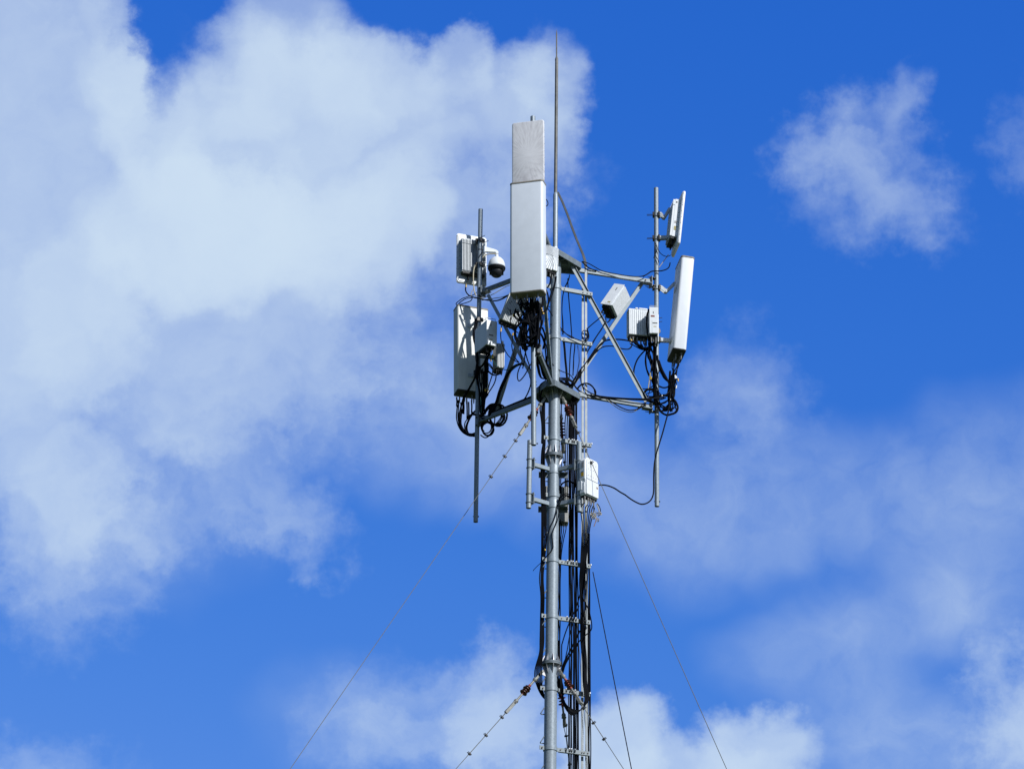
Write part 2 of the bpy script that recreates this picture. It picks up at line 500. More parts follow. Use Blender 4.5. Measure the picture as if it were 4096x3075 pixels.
mast = thing('telecom_mast', 'tall galvanised tubular steel mast with two hexagonal collars and bolted flange joints', 'mast', Vector((ax(3075).x, DIST, 0)))
axd = (ax(1250) - ax(3075)).normalized()
base = Vector((ax(3075).x - 0.05, DIST, 0))
MB().cyl(ax(1585), ax(1035), 21.9, 21.3, 32).build('upper_tube', 'galv', mast)
MB().cyl(ax(2657), ax(1585), 23.6, 23.2, 32).build('middle_tube', 'galv', mast)
MB().add(*(lambda b: (b.v, b.f))(MB().cyl(base, ax(2660), 24.5, 24.3, 32))).build('lower_tube', 'galv', mast)

def flange(y, r, n, up, dn, lugs=False):
    o = ax(y)
    b = MB()
    b.lathe(o, axd, [(r, 0.6), (r, 6), (22, 6)], 36)
    b.lathe(o, axd, [(22, -6), (r, -6), (r, -0.6)], 36)
    b.build('flange', 'galvd', mast, 0.4)
    for k in range(n):
        a = 360 / n * k + 14
        F = frame(o, a)
        # plates stand radially: their plane holds the outward and up axes
        G = Frame(o, F.b, F.a, F.c)
        MB().poly(G, [(22.6, 6), (r - 2, 6), (r - 3, 14), (24.5, up)], -1.2, 1.2).build('gusset', 'raw', mast)
        MB().poly(G, [(22.6, -6), (r - 2, -6), (r - 3, -14), (24.5, -dn)], -1.2, 1.2).build('gusset', 'raw', mast)
    for k in range(n):
        F = frame(o, 360 / n * (k + 0.5) + 14)
        b = MB()
        q = F(0, r - 6, 0)
        b.lathe(q, axd, [(3.2, -10), (3.2, -6), (1.6, -5.9), (1.6, 5.9), (3.4, 6), (3.4, 9.5), (1.7, 9.6), (1.7, 15)], 6)
        b.build('flange_bolt', 'bolt', mast)

flange(1824, 36.5, 8, 42, 40)
flange(2655, 39.0, 8, 38, 42)

HEX = [(0, -88), (105, 46), (88, 108), (-62, 80), (-84, 18), (-34, -78)]
def collar(y0):
    """Hexagonal collar; y0 = photo row of the lower edge of its front corner."""
    o = P(2217, y0, -88)
    o = Vector((ax(y0 + 32).x, DIST, o.z))
    F = Frame(o, Vector((1, 0, 0)), Vector((0, 1, 0)), ZUP)
    def ring(k, c):
        return [F(x * k, y * k, c) for x, y in HEX]
    b = MB()
    b.loft([ring(1.0, 0), ring(1.0, 25), ring(0.955, 25), ring(0.955, 0), ring(1.0, 0)], False)
    b.loft([ring(0.955, 20), ring(0.955, 24.6)])
    b.build('collar_skirt', 'galvd', mast)
    for a in (258, 27, 140, 318, 85, 200):
        G = frame(o, a)
        MB().box(G, -1.5, 1.5, 22, 54, 1, 19.6).build('collar_web', 'galvd', mast)
    return F
H1, H0 = collar(1541), collar(1541 - 528)
for a in (258, 318, 200):
    G0 = frame(H1.o, a)
    MB().poly(Frame(H1.o, G0.b, G0.a, ZUP), [(22.5, -34), (24, -34), (44, -1), (22.5, -1)], -1.2, 1.2).build('gusset', 'raw', mast)

# climbing steps: a bent rod welded to each side of the tube
for i in range(17):
    y = 1212 + i * 116.2
    if 1490 < y < 1600 or abs(y - 1824) < 30 or abs(y - 2655) < 30:
        continue
    o = ax(y)
    for az, sgn in ((192, 1), (62, 1)):
        n_, t_ = azv(az), ZUP.cross(azv(az))
        rr = 22.0
        pts = [o + (n_ * rr + t_ * 6 + ZUP * 12) * U, o + (n_ * (rr + 16) + t_ * 4 - ZUP * 14) * U, o + (n_ * (rr + 17) - ZUP * 17) * U,
               o + (n_ * (rr + 14) - t_ * 3 - ZUP * 18) * U, o + (n_ * rr - t_ * 5 - ZUP * 17) * U]
        MB().tube(pts, 2.1, 8).build('climbing_step', 'galvd', mast)

# ------------------------------------------------------------------ lightning rod and its earthing bar
rod = thing('lightning_rod', 'slender grey lightning rod with pointed tip rising above the mast top', 'lightning rod', P(2221, 1040, 0))
r0, r1, r2, r3 = P(2221.0, 1040), P(2222.3, 775), P(2226.6, 232), P(2226.6, 117)
l0, l1, l2 = ((q - p).length / U for p, q in ((r0, r1), (r1, r2), (r2, r3)))
MB().lathe(r0, r1 - r0, [(10, 0), (10, l0 - 6), (9.2, l0 - 3), (7, l0 + 4)], 20).build('socket_tube', 'galv', rod)
MB().lathe(r1, r2 - r1, [(7.2, -6), (6.6, l1 - 26), (6.4, l1 - 4), (3.6, l1 + 4), (3.0, l1 + 8)], 18).build('rod_tube', 'rod', rod)
MB().lathe(r2, r3 - r2, [(3.1, -4), (2.9, l2 - 26), (2.2, l2 - 18), (0.1, l2)], 12).build('rod_tip', 'rod', rod)
MB().cyl(P(2219.4, 241, -6), P(2224, 241, -8), 1.2).build('grub_screw', 'bolt', rod)

pts = path('d', '268,62 330,190 400,365 455,520 520,690 575,820 605,890 630,975 640,1060 648,1250', 0)
deps = [2, 14, 26, 36, 48, 58, 64, 68, 69, 70]
pts = [P(*xy('d', *c), dd) for c, dd in zip(((268, 62), (330, 190), (400, 365), (455, 520), (520, 690), (575, 820), (605, 890), (630, 975), (643, 1060), (650, 1250)), deps)]
sd = [azv(40)] * 6 + [azv(34), azv(26), azv(22), azv(20)]
low = P(2345.8, 3075, 70)
fine_pts, fine_sd = [], []
for i in range(len(pts) - 1):
    for k in range(3):
        t = k / 3
        fine_pts.append(pts[i].lerp(pts[i + 1], t)); fine_sd.append(sd[i].lerp(sd[i + 1], t))
eb = thing('earthing_bar', 'long flat steel bar bending from the lightning rod down the right side of the mast', 'earthing bar', Vector((low.x, low.y, 0)))
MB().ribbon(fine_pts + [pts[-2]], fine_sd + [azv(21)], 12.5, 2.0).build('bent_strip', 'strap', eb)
MB().ribbon([pts[-2], low, Vector((low.x, low.y, 0))], [azv(20)] * 3, 9.8, 2.0).build('straight_strip', 'rail', eb)
rl = thing('cable_rail', 'pale flat vertical cable rail running beside the earthing bar right of the mast', 'cable rail', Vector((P(2331, 3075, 66).x, P(2331, 3075, 66).y, 0)))
q0, q1 = P(2331.5, 1124, 66), P(2328.8, 3075, 66)
MB().ribbon([q0, q1, Vector((q1.x, q1.y, 0))], [azv(20)] * 3, 9.6, 2.0).build('rail_strip', 'rail', rl)
for y in range(2700, 3070, 17):
    p = P(2332, y + rnd.uniform(-5, 5), 64.6)
    MB().cyl(p, p - azv(110) * 0.3 * U, 1.0, n=8).build('rail_hole', 'radomew', rl)

# ------------------------------------------------------------------ cable brackets clamped round the mast
BR = [(1152, 1), (1352, 1), (1757, 2), (1984, 0), (2243, 3), (2468, 3), (2757, 3), (2994, 3)]
WHERE = ['just below the upper collar', 'halfway between the two collars', 'just above the upper flange', 'beside the white cabinet with no long arm showing', 'first below the white cabinet',
         'second below the white cabinet', 'just below the lower flange', 'lowest in view near the bottom of the picture']
for (y, clips), wh in zip(BR, WHERE):
    o = ax(y)
    th = thing('cable_bracket', 'galvanised strap bracket clamped round the mast, ' + wh, 'bracket', o, 'strap brackets clamped round the mast')
    rr = 21.8 if y < 1580 else (23.6 if y < 2657 else 24.6)
    MB().lathe(o, axd, [(rr + 0.2, -8.5), (rr + 2.4, -8.5), (rr + 2.4, 8.5), (rr + 0.2, 8.5)], 36).build('clamp_band', 'galv', th, 0.3)
    n_ = azv(21)
    ear = MB()
    side = o + azv(-69) * rr * 0.30 * U
    F = Frame(o, n_, azv(111), axd)
    ear.poly(F, [(-rr - 21, -8), (-rr - 21, 8), (-rr + 6, 8), (-rr + 6, -8)], -6, -3.6)
    ear.build('clamp_ear', 'arm', th, 0.3)
    MB().cyl(F(-rr - 11, -11, 0), F(-rr - 11, 2, 0), 3.0, n=6).build('bolt', 'bolt', th)
    if clips == 0:
        continue
    arm = MB()
    L = 160
    arm.poly(F, [(rr - 8, -8), (rr - 8, 8), (rr + 6, 7), (rr + 16, 8), (L, 8), (L, -8)], -6, -3.6)
    arm.poly(F, [(rr + 10, -8), (rr + 10, -5.6), (L, -5.6), (L, -8)], -3.6, 6)
    arm.build('bracket_arm', 'arm', th, 0.3)
    for a in (rr + 15, 118 if clips < 3 else 128, 137, 152):
        MB().cyl(F(a, -9.5, 0), F(a, 0, 0), 2.6, n=6).build('bolt', 'bolt', th)
    if clips >= 2:
        for a in (61, 76, 84.5, 98):
            c = MB()
            c.box(F, a - 2.8, a + 2.8, -9, 0, 7.5, 11)
            c.box(F, a - 2.8, a - 1.4, -9, -6.2, 1, 8)
            c.build('cable_clip', 'radomew', th, 0.4)
            MB().box(F, a - 1.4, a + 3.0, -9.8, -6.3, -3, 8).build('clip_screw', 'rubber', th)
    if clips >= 2 and y not in (2468, 2994):
        c = MB()
        c.box(F, 158, 162.5, -9, 2, 2, 9)
        c.build('end_clip', 'radomew', th, 1.0)

# ------------------------------------------------------------------ the three sector frames
def square(b, p0, p1, w=16):
    return b.bar(p0, p1, ZUP, w, w)

def ubolt(p, axis, r, out, name='pipe_clamp', parent=None, m='galvd', reach=22):
    """U-bolt round a pipe: a ring band and two threaded ends pointing along out."""
    b = MB()
    b.lathe(p - axis * 1.6 * U, axis, [(r, 0), (r + 2.2, 0), (r + 2.2, 3.2), (r, 3.2)], 20)
    s_ = axis.cross(out).normalized()
    for k in (-1, 1):
        q = p + s_ * k * (r + 1) * U
        b.cyl(q, q + out * reach * U, 1.3, n=8)
    return b

def pipe(name, p0, p1, r, m, parent):
    b = MB()
    b.lathe(p0, p1 - p0, [(r - 1.4, 6), (r - 1.4, 0), (r, 0), (r, (p1 - p0).length / U), (r - 1.4, (p1 - p0).length / U)], 22)
    return b.build(name, m, parent)

SEC = {}
def sector(key, label, top, bot, rp, dy, arms, braces, mats, btm=True):
    p1, p0 = P(*top, dy), P(*bot, dy)
    t = thing('antenna_frame', label, 'antenna frame', Vector((p0.x, p0.y, p0.z)), 'steel frames carrying the antennas')
    pipe('mounting_pipe', p0, p1, rp, mats[0], t)
    pa = (p1 - p0).normalized()
    def on(y):
        k = (y - bot[1]) / (top[1] - bot[1])
        return p0.lerp(p1, k)
    for (q0, q1, hh) in arms:
        b = MB()
        d = (q1 - q0).normalized()
        side = ZUP.cross(d)
        # channel section open below
        b.bar(q0, q1, ZUP, hh, 13)
        b.build('frame_arm', mats[1], t, 0.6)
        pt = on_y = None
        plate = MB()
        F = Frame(q1, side, d, ZUP)
        plate.box(F, -15, 15, -30, 4, -hh / 2 - 3.5, -hh / 2 - 0.8)
        plate.box(F, -15, 15, 4.2, 7, -26, 22)
        plate.build('end_plate', mats[2], t, 0.3)
        for c in (-19, 16):
            q = F(0, 7 + rp + 1, c)
            ubolt(q, ZUP, rp + 0.3, -d, reach=rp + 22).build('pipe_clamp', 'bolt', t)
        MB().lathe(F(-8.2, -22, 0), -side, [(3.4, 0), (3.4, 3), (1.6, 3), (1.6, 6)], 6).build('bolt', 'bolt', t)
        MB().lathe(F(8.2, -22, 0), side, [(3.4, 0), (3.4, 3), (1.6, 3), (1.6, 6)], 6).build('bolt', 'bolt', t)
    for (q0, q1, w, leg, off, m) in braces:
        d = (q1 - q0).normalized()
        hor = Vector((d.x, d.y, 0)).normalized()
        nrm = Vector((hor.y, -hor.x, 0))
        if nrm.y > 0:
            nrm = -nrm                       # towards the front of the picture
        up_ = d.cross(nrm).normalized()
        if up_.z < 0:
            up_ = -up_
        if leg == 'up':
            poly = [(w / 2, 0), (-w / 2, 0), (-w / 2, 1.8), (w / 2 - 1.8, 1.8), (w / 2 - 1.8, w * 0.45), (w / 2, w * 0.45)]
        elif leg == 'low':
            poly = [(-w / 2, 0), (w / 2, 0), (w / 2, -1.8), (-w / 2 + 1.8, -1.8), (-w / 2 + 1.8, -w), (-w / 2, -w)]
        else:
            poly = [(w / 2, 0), (-w / 2, 0), (-w / 2, -1.8), (w / 2 - 1.8, -1.8), (w / 2 - 1.8, -w), (w / 2, -w)]
        b = MB().loft([[p + (up_ * x + nrm * (y + off)) * U for x, y in poly] for p in (q0, q1)])
        b.build('brace', m, t, 0.2)
    SEC[key] = (t, on, rp, pa)
    return t

def arm_end(x, y, dy):
    return P(x, y, dy)

# right sector (points right and away)
sector('right', 'right-hand steel frame with mounting pipe, two arms and crossed diagonal braces', (2624.6, 753), (2628, 2025), 9.4, 205,
       [(P(2313, 1081, 62), P(2598, 1126, 190), 17), (P(2313, 1577, 62), P(2598, 1627, 190), 18)],
       [(P(2284, 1069, 40), P(2580, 1612, 186), 18, 'up', 11, 'arm'), (P(2574, 1128, 186), P(2288, 1548, 48), 15, '', -9, 'arm')],
       ('galv', 'arm', 'galvd'))
# left sector (points left and away)
sector('left', 'left-hand steel frame with long mounting pipe, two dark arms and crossed braces', (1922.5, 838), (1902.8, 2087), 9.4, 307,
       [(P(2140, 1086, 85), P(1936, 1163, 288), 17), (P(2136, 1598, 85), P(1925, 1680, 288), 18)],
       [(P(1958, 1182, 268), P(2148, 1535, 75), 15, 'low', 10, 'galv'), (P(1966, 1655, 262), P(2110, 1215, 105), 15, 'low', -9, 'galvd')],
       ('galv', 'galvd', 'galvd'))
# front sector (points at the viewer)
sector('front', 'front steel frame behind the tall white panel, pipe standing up past both panels', (2131.6, 467.5), (2134.8, 1780), 9.9, -434,
       [(P(2204, 1002, -80), P(2148, 868, -412), 17), (P(2202, 1527, -82), P(2152, 1402, -412), 18)],
       [(P(2205, 1512, -84), P(2150, 880, -396), 15, '', 7, 'galv'), (P(2206, 1010, -84), P(2152, 1385, -396), 14, '', -7, 'galvd')],
       ('galv', 'galvd', 'galv'))
tie = MB()
for y, dxs in ((1780 - 6, 0),):
    o = SEC['front'][1](1774)
    tie.cyl(o - RIGHT * 17 * U, o + RIGHT * 17 * U, 1.6, n=8)
    tie.cyl(o - RIGHT * 15 * U, o - RIGHT * 12 * U, 3.2, n=6)
    tie.cyl(o + RIGHT * 12 * U, o + RIGHT * 15 * U, 3.2, n=6)
tie.build('through_bolt', 'bolt', SEC['front'][0])
for key, y in (('right', 2006), ('left', 2066)):
    o = SEC[key][1](y)
    b = MB().cyl(o - RIGHT * 12 * U, o + RIGHT * 12 * U, 1.8, n=8)
    b.cyl(o + RIGHT * 9.5 * U - FWD * 3 * U, o + RIGHT * 12.5 * U - FWD * 3 * U, 3.0, n=6)
    b.build('through_bolt', 'bolt', SEC[key][0])

# ------------------------------------------------------------------ panel antennas
def connectors(parent, F, spots, z0, m='grey', lo=26, hi=42, r=3.0):
    ends = []
    for a, b in spots:
        L = rnd.uniform(lo, hi)
        MB().lathe(F(a, b, z0 + 1), -F.c, [(r * 0.9, 0), (r * 1.35, 3), (r * 1.35, 7), (r, 8), (r * 0.95, L - 8), (r * 0.7, L - 4), (r * 0.6, L)], 10).build('connector', m, parent)
        ends.append(F(a, b, z0 - L + 2))
    return ends

def mount(parent, F, c, b_back, pipe_pt, rp, folded=True, m='alu'):
    """Clamp on the pipe plus hinge arms reaching the antenna's back at local height c."""
    tgt = F(0, b_back, c)
    out = tgt - pipe_pt
    out.z = 0
    out.normalize()
    s_ = ZUP.cross(out)
    pp = Vector((pipe_pt.x, pipe_pt.y, tgt.z))
    G = Frame(pp, s_, out, ZUP)
    b = MB()
    b.box(G, -14, 14, rp - 1, rp + 6, -11, 11)
    b.box(G, -14, 14, -rp - 6, -rp + 1, -8, 8)
    for k in (-11, 11):
        for z in (-8, 8):
            if (k > 0) == (z > 0):
                b.cyl(G(k, rp + 6, z), G(k, -rp - 30, z), 1.3, n=8)
    b.build('pipe_clamp', 'bolt', parent, 0.5)
    L = (tgt - pp).length / U
    h = MB()
    for k in (-9, 6):
        if folded:
            h.poly(Frame(G(k, 0, 0), G.b, G.a, ZUP), [(rp + 5, 8), (rp + 12, 9), (rp + L * 0.42, -9), (rp + L * 0.40, -20), (rp + L * 0.30, -20), (rp + 5, -6)], 0, 3)
            h.poly(Frame(G(k + 3.4, 0, 0), G.b, G.a, ZUP), [(rp + L * 0.27, -18), (rp + L * 0.42, -20), (L, 22), (L, 32), (L - 8, 30)], 0, 3)
        else:
            h.poly(Frame(G(k, 0, 0), G.b, G.a, ZUP), [(rp + 5, 8), (L, 7), (L, -7), (rp + 5, -8)], 0, 3)
    h.build('hinge_arm', m, parent, 0.5)
    for cc in ((rp + 9, 4), (rp + L * 0.36, -14)) if folded else ((rp + 9, 2),):
        MB().cyl(G(-11, cc[0], cc[1]), G(12, cc[0], cc[1]), 2.6, n=8).build('pivot_bolt', 'white', parent)
    return G

def panel_antenna(label, o, az, tilt, w, d, h, key, m, capm, ncon, mounts, roll=0, cr=11):
    F = frame(o, az, tilt, roll)
    t = thing('panel_antenna', label, 'antenna', F(0, 0, -h / 2), 'panel antennas on the mast')
    MB().rprism(F, w, d, cr, [(-h / 2 + 1.5, 0.6), (-h / 2 + 4, 0), (h / 2 - 8, 0), (h / 2 - 3.5, 0.8)], 7).build('radome', m, t, sharp=50)
    MB().rprism(F, w + 2.4, d + 2.4, cr + 1, [(h / 2 - 6, 0.3), (h / 2 - 5.2, 0), (h / 2 - 1, 0), (h / 2 + 1.5, 2)], 7).build('top_cap', 'cap', t, sharp=50)
    MB().rprism(F, w + 1, d + 1, cr + .5, [(-h / 2 - 3, 2), (-h / 2 - 1, 0.3), (-h / 2 + 3.5, 0)], 7).build('bottom_cap', capm, t, sharp=50)
    spots = [(w * (-0.40 + 0.8 * (i + 0.5) / ncon), d * (0.22 if i % 2 == 0 else -0.12)) for i in range(ncon)]
    ends = connectors(t, F, spots, -h / 2 - 3)
    on, rp = SEC[key][1], SEC[key][2]
    for c, fold in mounts:
        b = MB().box(F, -24, 24, -d / 2 - 2.5, -d / 2 - 0.4, c - 9, c + 9)
        b.build('back_bracket', 'alu', t, 0.6)
        tg = F(0, -d / 2 - 2, c)
        pt = SEC[key][0]
        # the pipe point level with the bracket
        q0, q1 = on(900), on(1500)
        k = (tg.z - q0.z) / (q1.z - q0.z)
        mount(t, F, c, -d / 2 - 2, q0.lerp(q1, k), rp, fold)
    return t, F, ends

front, FF, front_ends = panel_antenna('tall clean off-white panel antenna facing the viewer, largest on the mast', P(2112.5, 956, -512), 254, 2.6, 134, 58, 470, 'front', 'radome', 'cap', 5, [(150, True), (-165, False)])
right, FR, right_ends = panel_antenna('slim white panel antenna seen edge-on, leaning out at the far right', P(2723, 1237, 217), 8, 5.3, 134, 56, 428, 'right', 'radomew', 'capd', 6, [(88, True), (-150, False)])
left, FL, left_ends = panel_antenna('cream panel antenna seen from behind, half in shade, on the left pipe', P(1884, 1408, 382), 109, 4.2, 136, 58, 402, 'left', 'cream', 'capd', 7, [(108, False), (-128, False)], cr=7)

def active_antenna(label, o, az, tilt, w, h, key, front_m, body_m, mounts, nfin, bw, bh, bd, bc=-6, roll=0, pd=10):
    """Flat square-edged antenna plate with a finned electronics box on its back."""
    F = frame(o, az, tilt, roll)
    t = thing('active_antenna', label, 'antenna', F(0, 0, -h / 2), 'flat active antennas on the mast')
    def rr(w_, h_, r, seg=5):
        out = []
        for cx, cy, a0 in ((w_ / 2 - r, h_ / 2 - r, 0), (-w_ / 2 + r, h_ / 2 - r, 90), (-w_ / 2 + r, -h_ / 2 + r, 180), (w_ / 2 - r, -h_ / 2 + r, 270)):
            for k in range(seg + 1):
                out.append((cx + r * math.cos(R(a0 + 90 * k / seg)), cy + r * math.sin(R(a0 + 90 * k / seg))))
        return out
    b = MB()
    b.loft([[F(x, y, z) for x, z in rr(w - i, h - i, 9)] for y, i in ((-pd / 2 + 3.4, 0), (pd / 2 - 1, 0), (pd / 2 + 1.8, 3), (pd / 2 + 2.4, 7))])
    b.build('front_cover', front_m, t, sharp=50)
    e = MB()
    e.loft([[F(x, y, z) for x, z in rr(w - i, h - i, 8)] for y, i in ((-pd / 2, 5), (-pd / 2 + 3.2, 3))])
    e.loft([[F(x, y, z) for x, z in rr(w - 14, h - 14, 7)] for y in (-pd / 2 - 2.4, -pd / 2 + 1)])
    e.build('back_plate', body_m, t, 0.3)
    sc_ = MB()
    for k in range(9):
        for sx in (-1, 1):
            z = -h / 2 + h * (k + 0.5) / 9
            sc_.cyl(F(sx * (w / 2 + 0.4), -0.5, z), F(sx * (w / 2 - 2), -0.5, z), 1.5, n=6)
    sc_.build('edge_screws', 'bolt', t)
    y0 = -pd / 2 - 2.6
    MB().box(F, -bw / 2, bw / 2, y0 - bd + 8, y0, bc - bh / 2, bc + bh / 2).build('electronics_box', body_m, t, 1.2)
    fn = MB()
    for k in range(nfin):
        a = -bw / 2 + 1.2 + (bw - 2.4) * k / (nfin - 1)
        fn.box(F, a - 0.9, a + 0.9, y0 - bd, y0 - bd + 7.9, bc - bh / 2 + 3, bc + bh / 2 - 30)
        fn.box(F, a - 0.9, a + 0.9, y0 - bd, y0 - bd + 7.9, bc + bh / 2 - 27, bc + bh / 2 - 3)
    fn.build('cooling_fins', body_m, t)
    for sx in (-1, 1):
        tabs = MB()
        x0, x1 = sorted((sx * (bw / 2 + 0.2), sx * (bw / 2 + 5)))
        hh = bh / 16
        pts_ = [(x0, bc - bh / 2 + 2)]
        side_ = []
        for k in range(8):
            z = bc - bh / 2 + bh * (k + 0.5) / 8
            side_ += [(x1 if sx > 0 else x0, z - hh * 0.72), (x1 if sx > 0 else x0, z + hh * 0.72), (x1 - 3.4 if sx > 0 else x0 + 3.4, z + hh * 0.74), (x1 - 3.4 if sx > 0 else x0 + 3.4, z + hh * 1.26)]
        inner = x0 if sx > 0 else x1
        tabs.poly(F, [(inner, bc - bh / 2 + 1)] + side_ + [(inner, bc + bh / 2 - 1)], y0 - 6, y0 - 0.2)
        tabs.build('box_flange', body_m, t, 0.3)
    pn = MB().box(F, -bw / 2 + 3, bw / 2 - 3, y0 - bd + 4, y0 - 3, bc - bh / 2 - 9, bc - bh / 2 - 0.3)
    pn.build('connector_cover', 'capd', t, 0.5)
    ends = connectors(t, F, [(-bw * 0.33, y0 - bd * 0.4), (bw * 0.2, y0 - bd * 0.4)], bc - bh / 2 - 9, 'rubber', 22, 28, 4.2)
    on, rp = SEC[key][1], SEC[key][2]
    for c, fold in mounts:
        tg = F(0, y0 - bd, c)
        q0, q1 = on(900), on(1500)
        k = (tg.z - q0.z) / (q1.z - q0.z)
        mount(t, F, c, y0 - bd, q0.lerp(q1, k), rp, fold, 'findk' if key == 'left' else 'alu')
    return t, F, ends

aau_f, FAF, e1 = active_antenna('grimy flat grey antenna above the tall white front panel', P(2113.5, 611, -508), 254, 3.0, 131, 269, 'front', 'grime', 'alu', [(70, True), (-60, False)], 16, 92, 196, 26)
aau_r, FAR, e2 = active_antenna('flat white antenna with box back, seen edge-on, topmost on the right pipe', P(2713, 897, 206), 8, 6.0, 139, 251, 'right', 'radomew', 'white', [(38, True), (-72, False)], 16, 98, 176, 30, 2)
aau_l, FAL, e3 = active_antenna('flat antenna seen from behind with finned heat sink, topmost on the left pipe', P(1886, 1041, 362), 109, 3.0, 132, 236, 'left', 'radomew', 'alu', [(62, False), (-52, False)], 17, 104, 160, 28, 4)
for F, o_, sz in ((FAR, (-49.4, -24, -62), (6, 10)), ):
    s_ = MB().box(F, o_[0] - 0.4, o_[0], -24, -12, -56, -38)
    s_.build('sticker', 'ytag', aau_r)
    MB().box(F, -49.4 - 0.4, -49.4, -24, -12, -24, -13).build('sticker', 'gtag', aau_r)
    MB().box(F, -49.4 - 0.4, -49.4, -26, -20, 72, 78).build('sticker', 'dark', aau_r)
def grime_streaks():
    """Dirt fanning out from the middle of the upper front antenna, with faint rows."""
    m = M['grime']
    t = m.node_tree
    lk = t.links.new
    b = t.nodes['Principled BSDF']
    src = b.inputs['Base Color'].links[0].from_socket
    o = FAF(-2, 0, -18)
    def dotn(vec, axis):
        n = t.nodes.new('ShaderNodeVectorMath'); n.operation = 'DOT_PRODUCT'
        lk(vec, n.inputs[0]); n.inputs[1].default_value = axis
        return n.outputs['Value']
    geo = t.nodes.new('ShaderNodeNewGeometry')
    sb = t.nodes.new('ShaderNodeVectorMath'); sb.operation = 'SUBTRACT'
    lk(geo.outputs['Position'], sb.inputs[0]); sb.inputs[1].default_value = o
    x, z = dotn(sb.outputs[0], FAF.a), dotn(sb.outputs[0], FAF.c)
    def mt(op, p, q=None):
        n = t.nodes.new('ShaderNodeMath'); n.operation = op
        for i, v in enumerate((p, q)):
            if v is None: continue
            if isinstance(v, (int, float)): n.inputs[i].default_value = v
            else: lk(v, n.inputs[i])
        return n.outputs[0]
    ang = mt('ARCTAN2', x, z)
    rad = mt('SQRT', mt('ADD', mt('MULTIPLY', x, x), mt('MULTIPLY', z, z)))
    cb = t.nodes.new('ShaderNodeCombineXYZ')
    lk(mt('MULTIPLY', ang, 5.0), cb.inputs[0]); lk(mt('MULTIPLY', rad, 2.2), cb.inputs[1])
    n1 = t.nodes.new('ShaderNodeTexNoise'); n1.inputs['Scale'].default_value = 2.4; n1.inputs['Detail'].default_value = 6
    lk(cb.outputs[0], n1.inputs['Vector'])
    c2 = t.nodes.new('ShaderNodeCombineXYZ')
    lk(mt('MULTIPLY', x, 5.0), c2.inputs[0]); lk(mt('MULTIPLY', z, 14.0), c2.inputs[1])
    n2 = t.nodes.new('ShaderNodeTexNoise'); n2.inputs['Scale'].default_value = 1.0; n2.inputs['Detail'].default_value = 3
    lk(c2.outputs[0], n2.inputs['Vector'])
    d1 = mt('MULTIPLY', mt('MAXIMUM', mt('SUBTRACT', n1.outputs[0], 0.38), 0), mt('MINIMUM', mt('MULTIPLY', rad, 4.5), 1.6))
    d2 = mt('MULTIPLY', mt('MAXIMUM', mt('SUBTRACT', n2.outputs[0], 0.45), 0), mt('MINIMUM', mt('MAXIMUM', mt('MULTIPLY_ADD', z, -1.2), 0), 1.0))
    f = mt('MINIMUM', mt('ADD', mt('MULTIPLY', d1, 1.25), mt('MULTIPLY', d2, 1.8)), 0.7)
    mx = t.nodes.new('ShaderNodeMix'); mx.data_type = 'RGBA'
    lk(f, mx.inputs[0]); lk(src, mx.inputs[6]); mx.inputs[7].default_value = (0.46, 0.455, 0.48, 1)
    lk(mx.outputs[2], b.inputs['Base Color'])
grime_streaks()

# ------------------------------------------------------------------ remote radio units
def solve(v1, v2, v3):
    """Depths of three mutually square edges from their picture vectors; the corner is the one nearest the viewer."""
    (x1, y1), (x2, y2), (x3, y3) = v1, v2, v3
    p, q, r = -(x1 * x2 + y1 * y2), -(x1 * x3 + y1 * y3), -(x2 * x3 + y2 * y3)
    d1 = math.sqrt(abs(p * q / r))
    return d1, abs(p) / d1, abs(q) / d1

def img(v, d):
    return (RIGHT * v[0] - UP * v[1] + FWD * d)

def unit_frame(corner, v1, v2, v3):
    """Frame at a box's nearest corner; returns it with the three edge lengths. a, b, c follow v1, v2, v3."""
    ds = solve(v1, v2, v3)
    e = [img(v, d) for v, d in zip((v1, v2, v3), ds)]
    c = e[2].normalized()
    a = (e[0] - c * e[0].dot(c)).normalized()
    b = (e[1] - c * e[1].dot(c) - a * e[1].dot(a)).normalized()
    return Frame(corner, a, b, c), e[0].length, e[1].length, e[2].length

RG = 'remote radio units'
def radio(name, label, F, w, d, h, fin_dir, nfin, body='alu', fin='alu', handle=True, ncon=4, cover=True, finlen=6, slot=True, cat='radio unit', fr=0.55):
    """Box 0..w (a), 0..d (b), 0..-h (c, top at 0). fin_dir 'a': fins stand out of the a=0 face; 'b': out of the b=0 face."""
    t = thing(name, label, cat, F(w / 2, d / 2, -h), RG)
    MB().box(F, (finlen if fin_dir == 'a' else 0), w, (finlen if fin_dir == 'b' else 0), d, -h, 0).build('housing', body, t, 1.0)
    fn = MB()
    for k in range(nfin):
        if fin_dir == 'a':
            b0 = 1 + (d - 3) * k / (nfin - 1)
            fn.box(F, 0, finlen - 0.2, b0, b0 + (d / nfin) * fr, -h + 1, -3)
        else:
            a0 = 1 + (w - 3) * k / (nfin - 1)
            fn.box(F, a0, a0 + (w / nfin) * fr, 0, finlen - 0.2, -h + 1, -3)
    fn.build('cooling_fins', fin, t, 0.2)
    return t

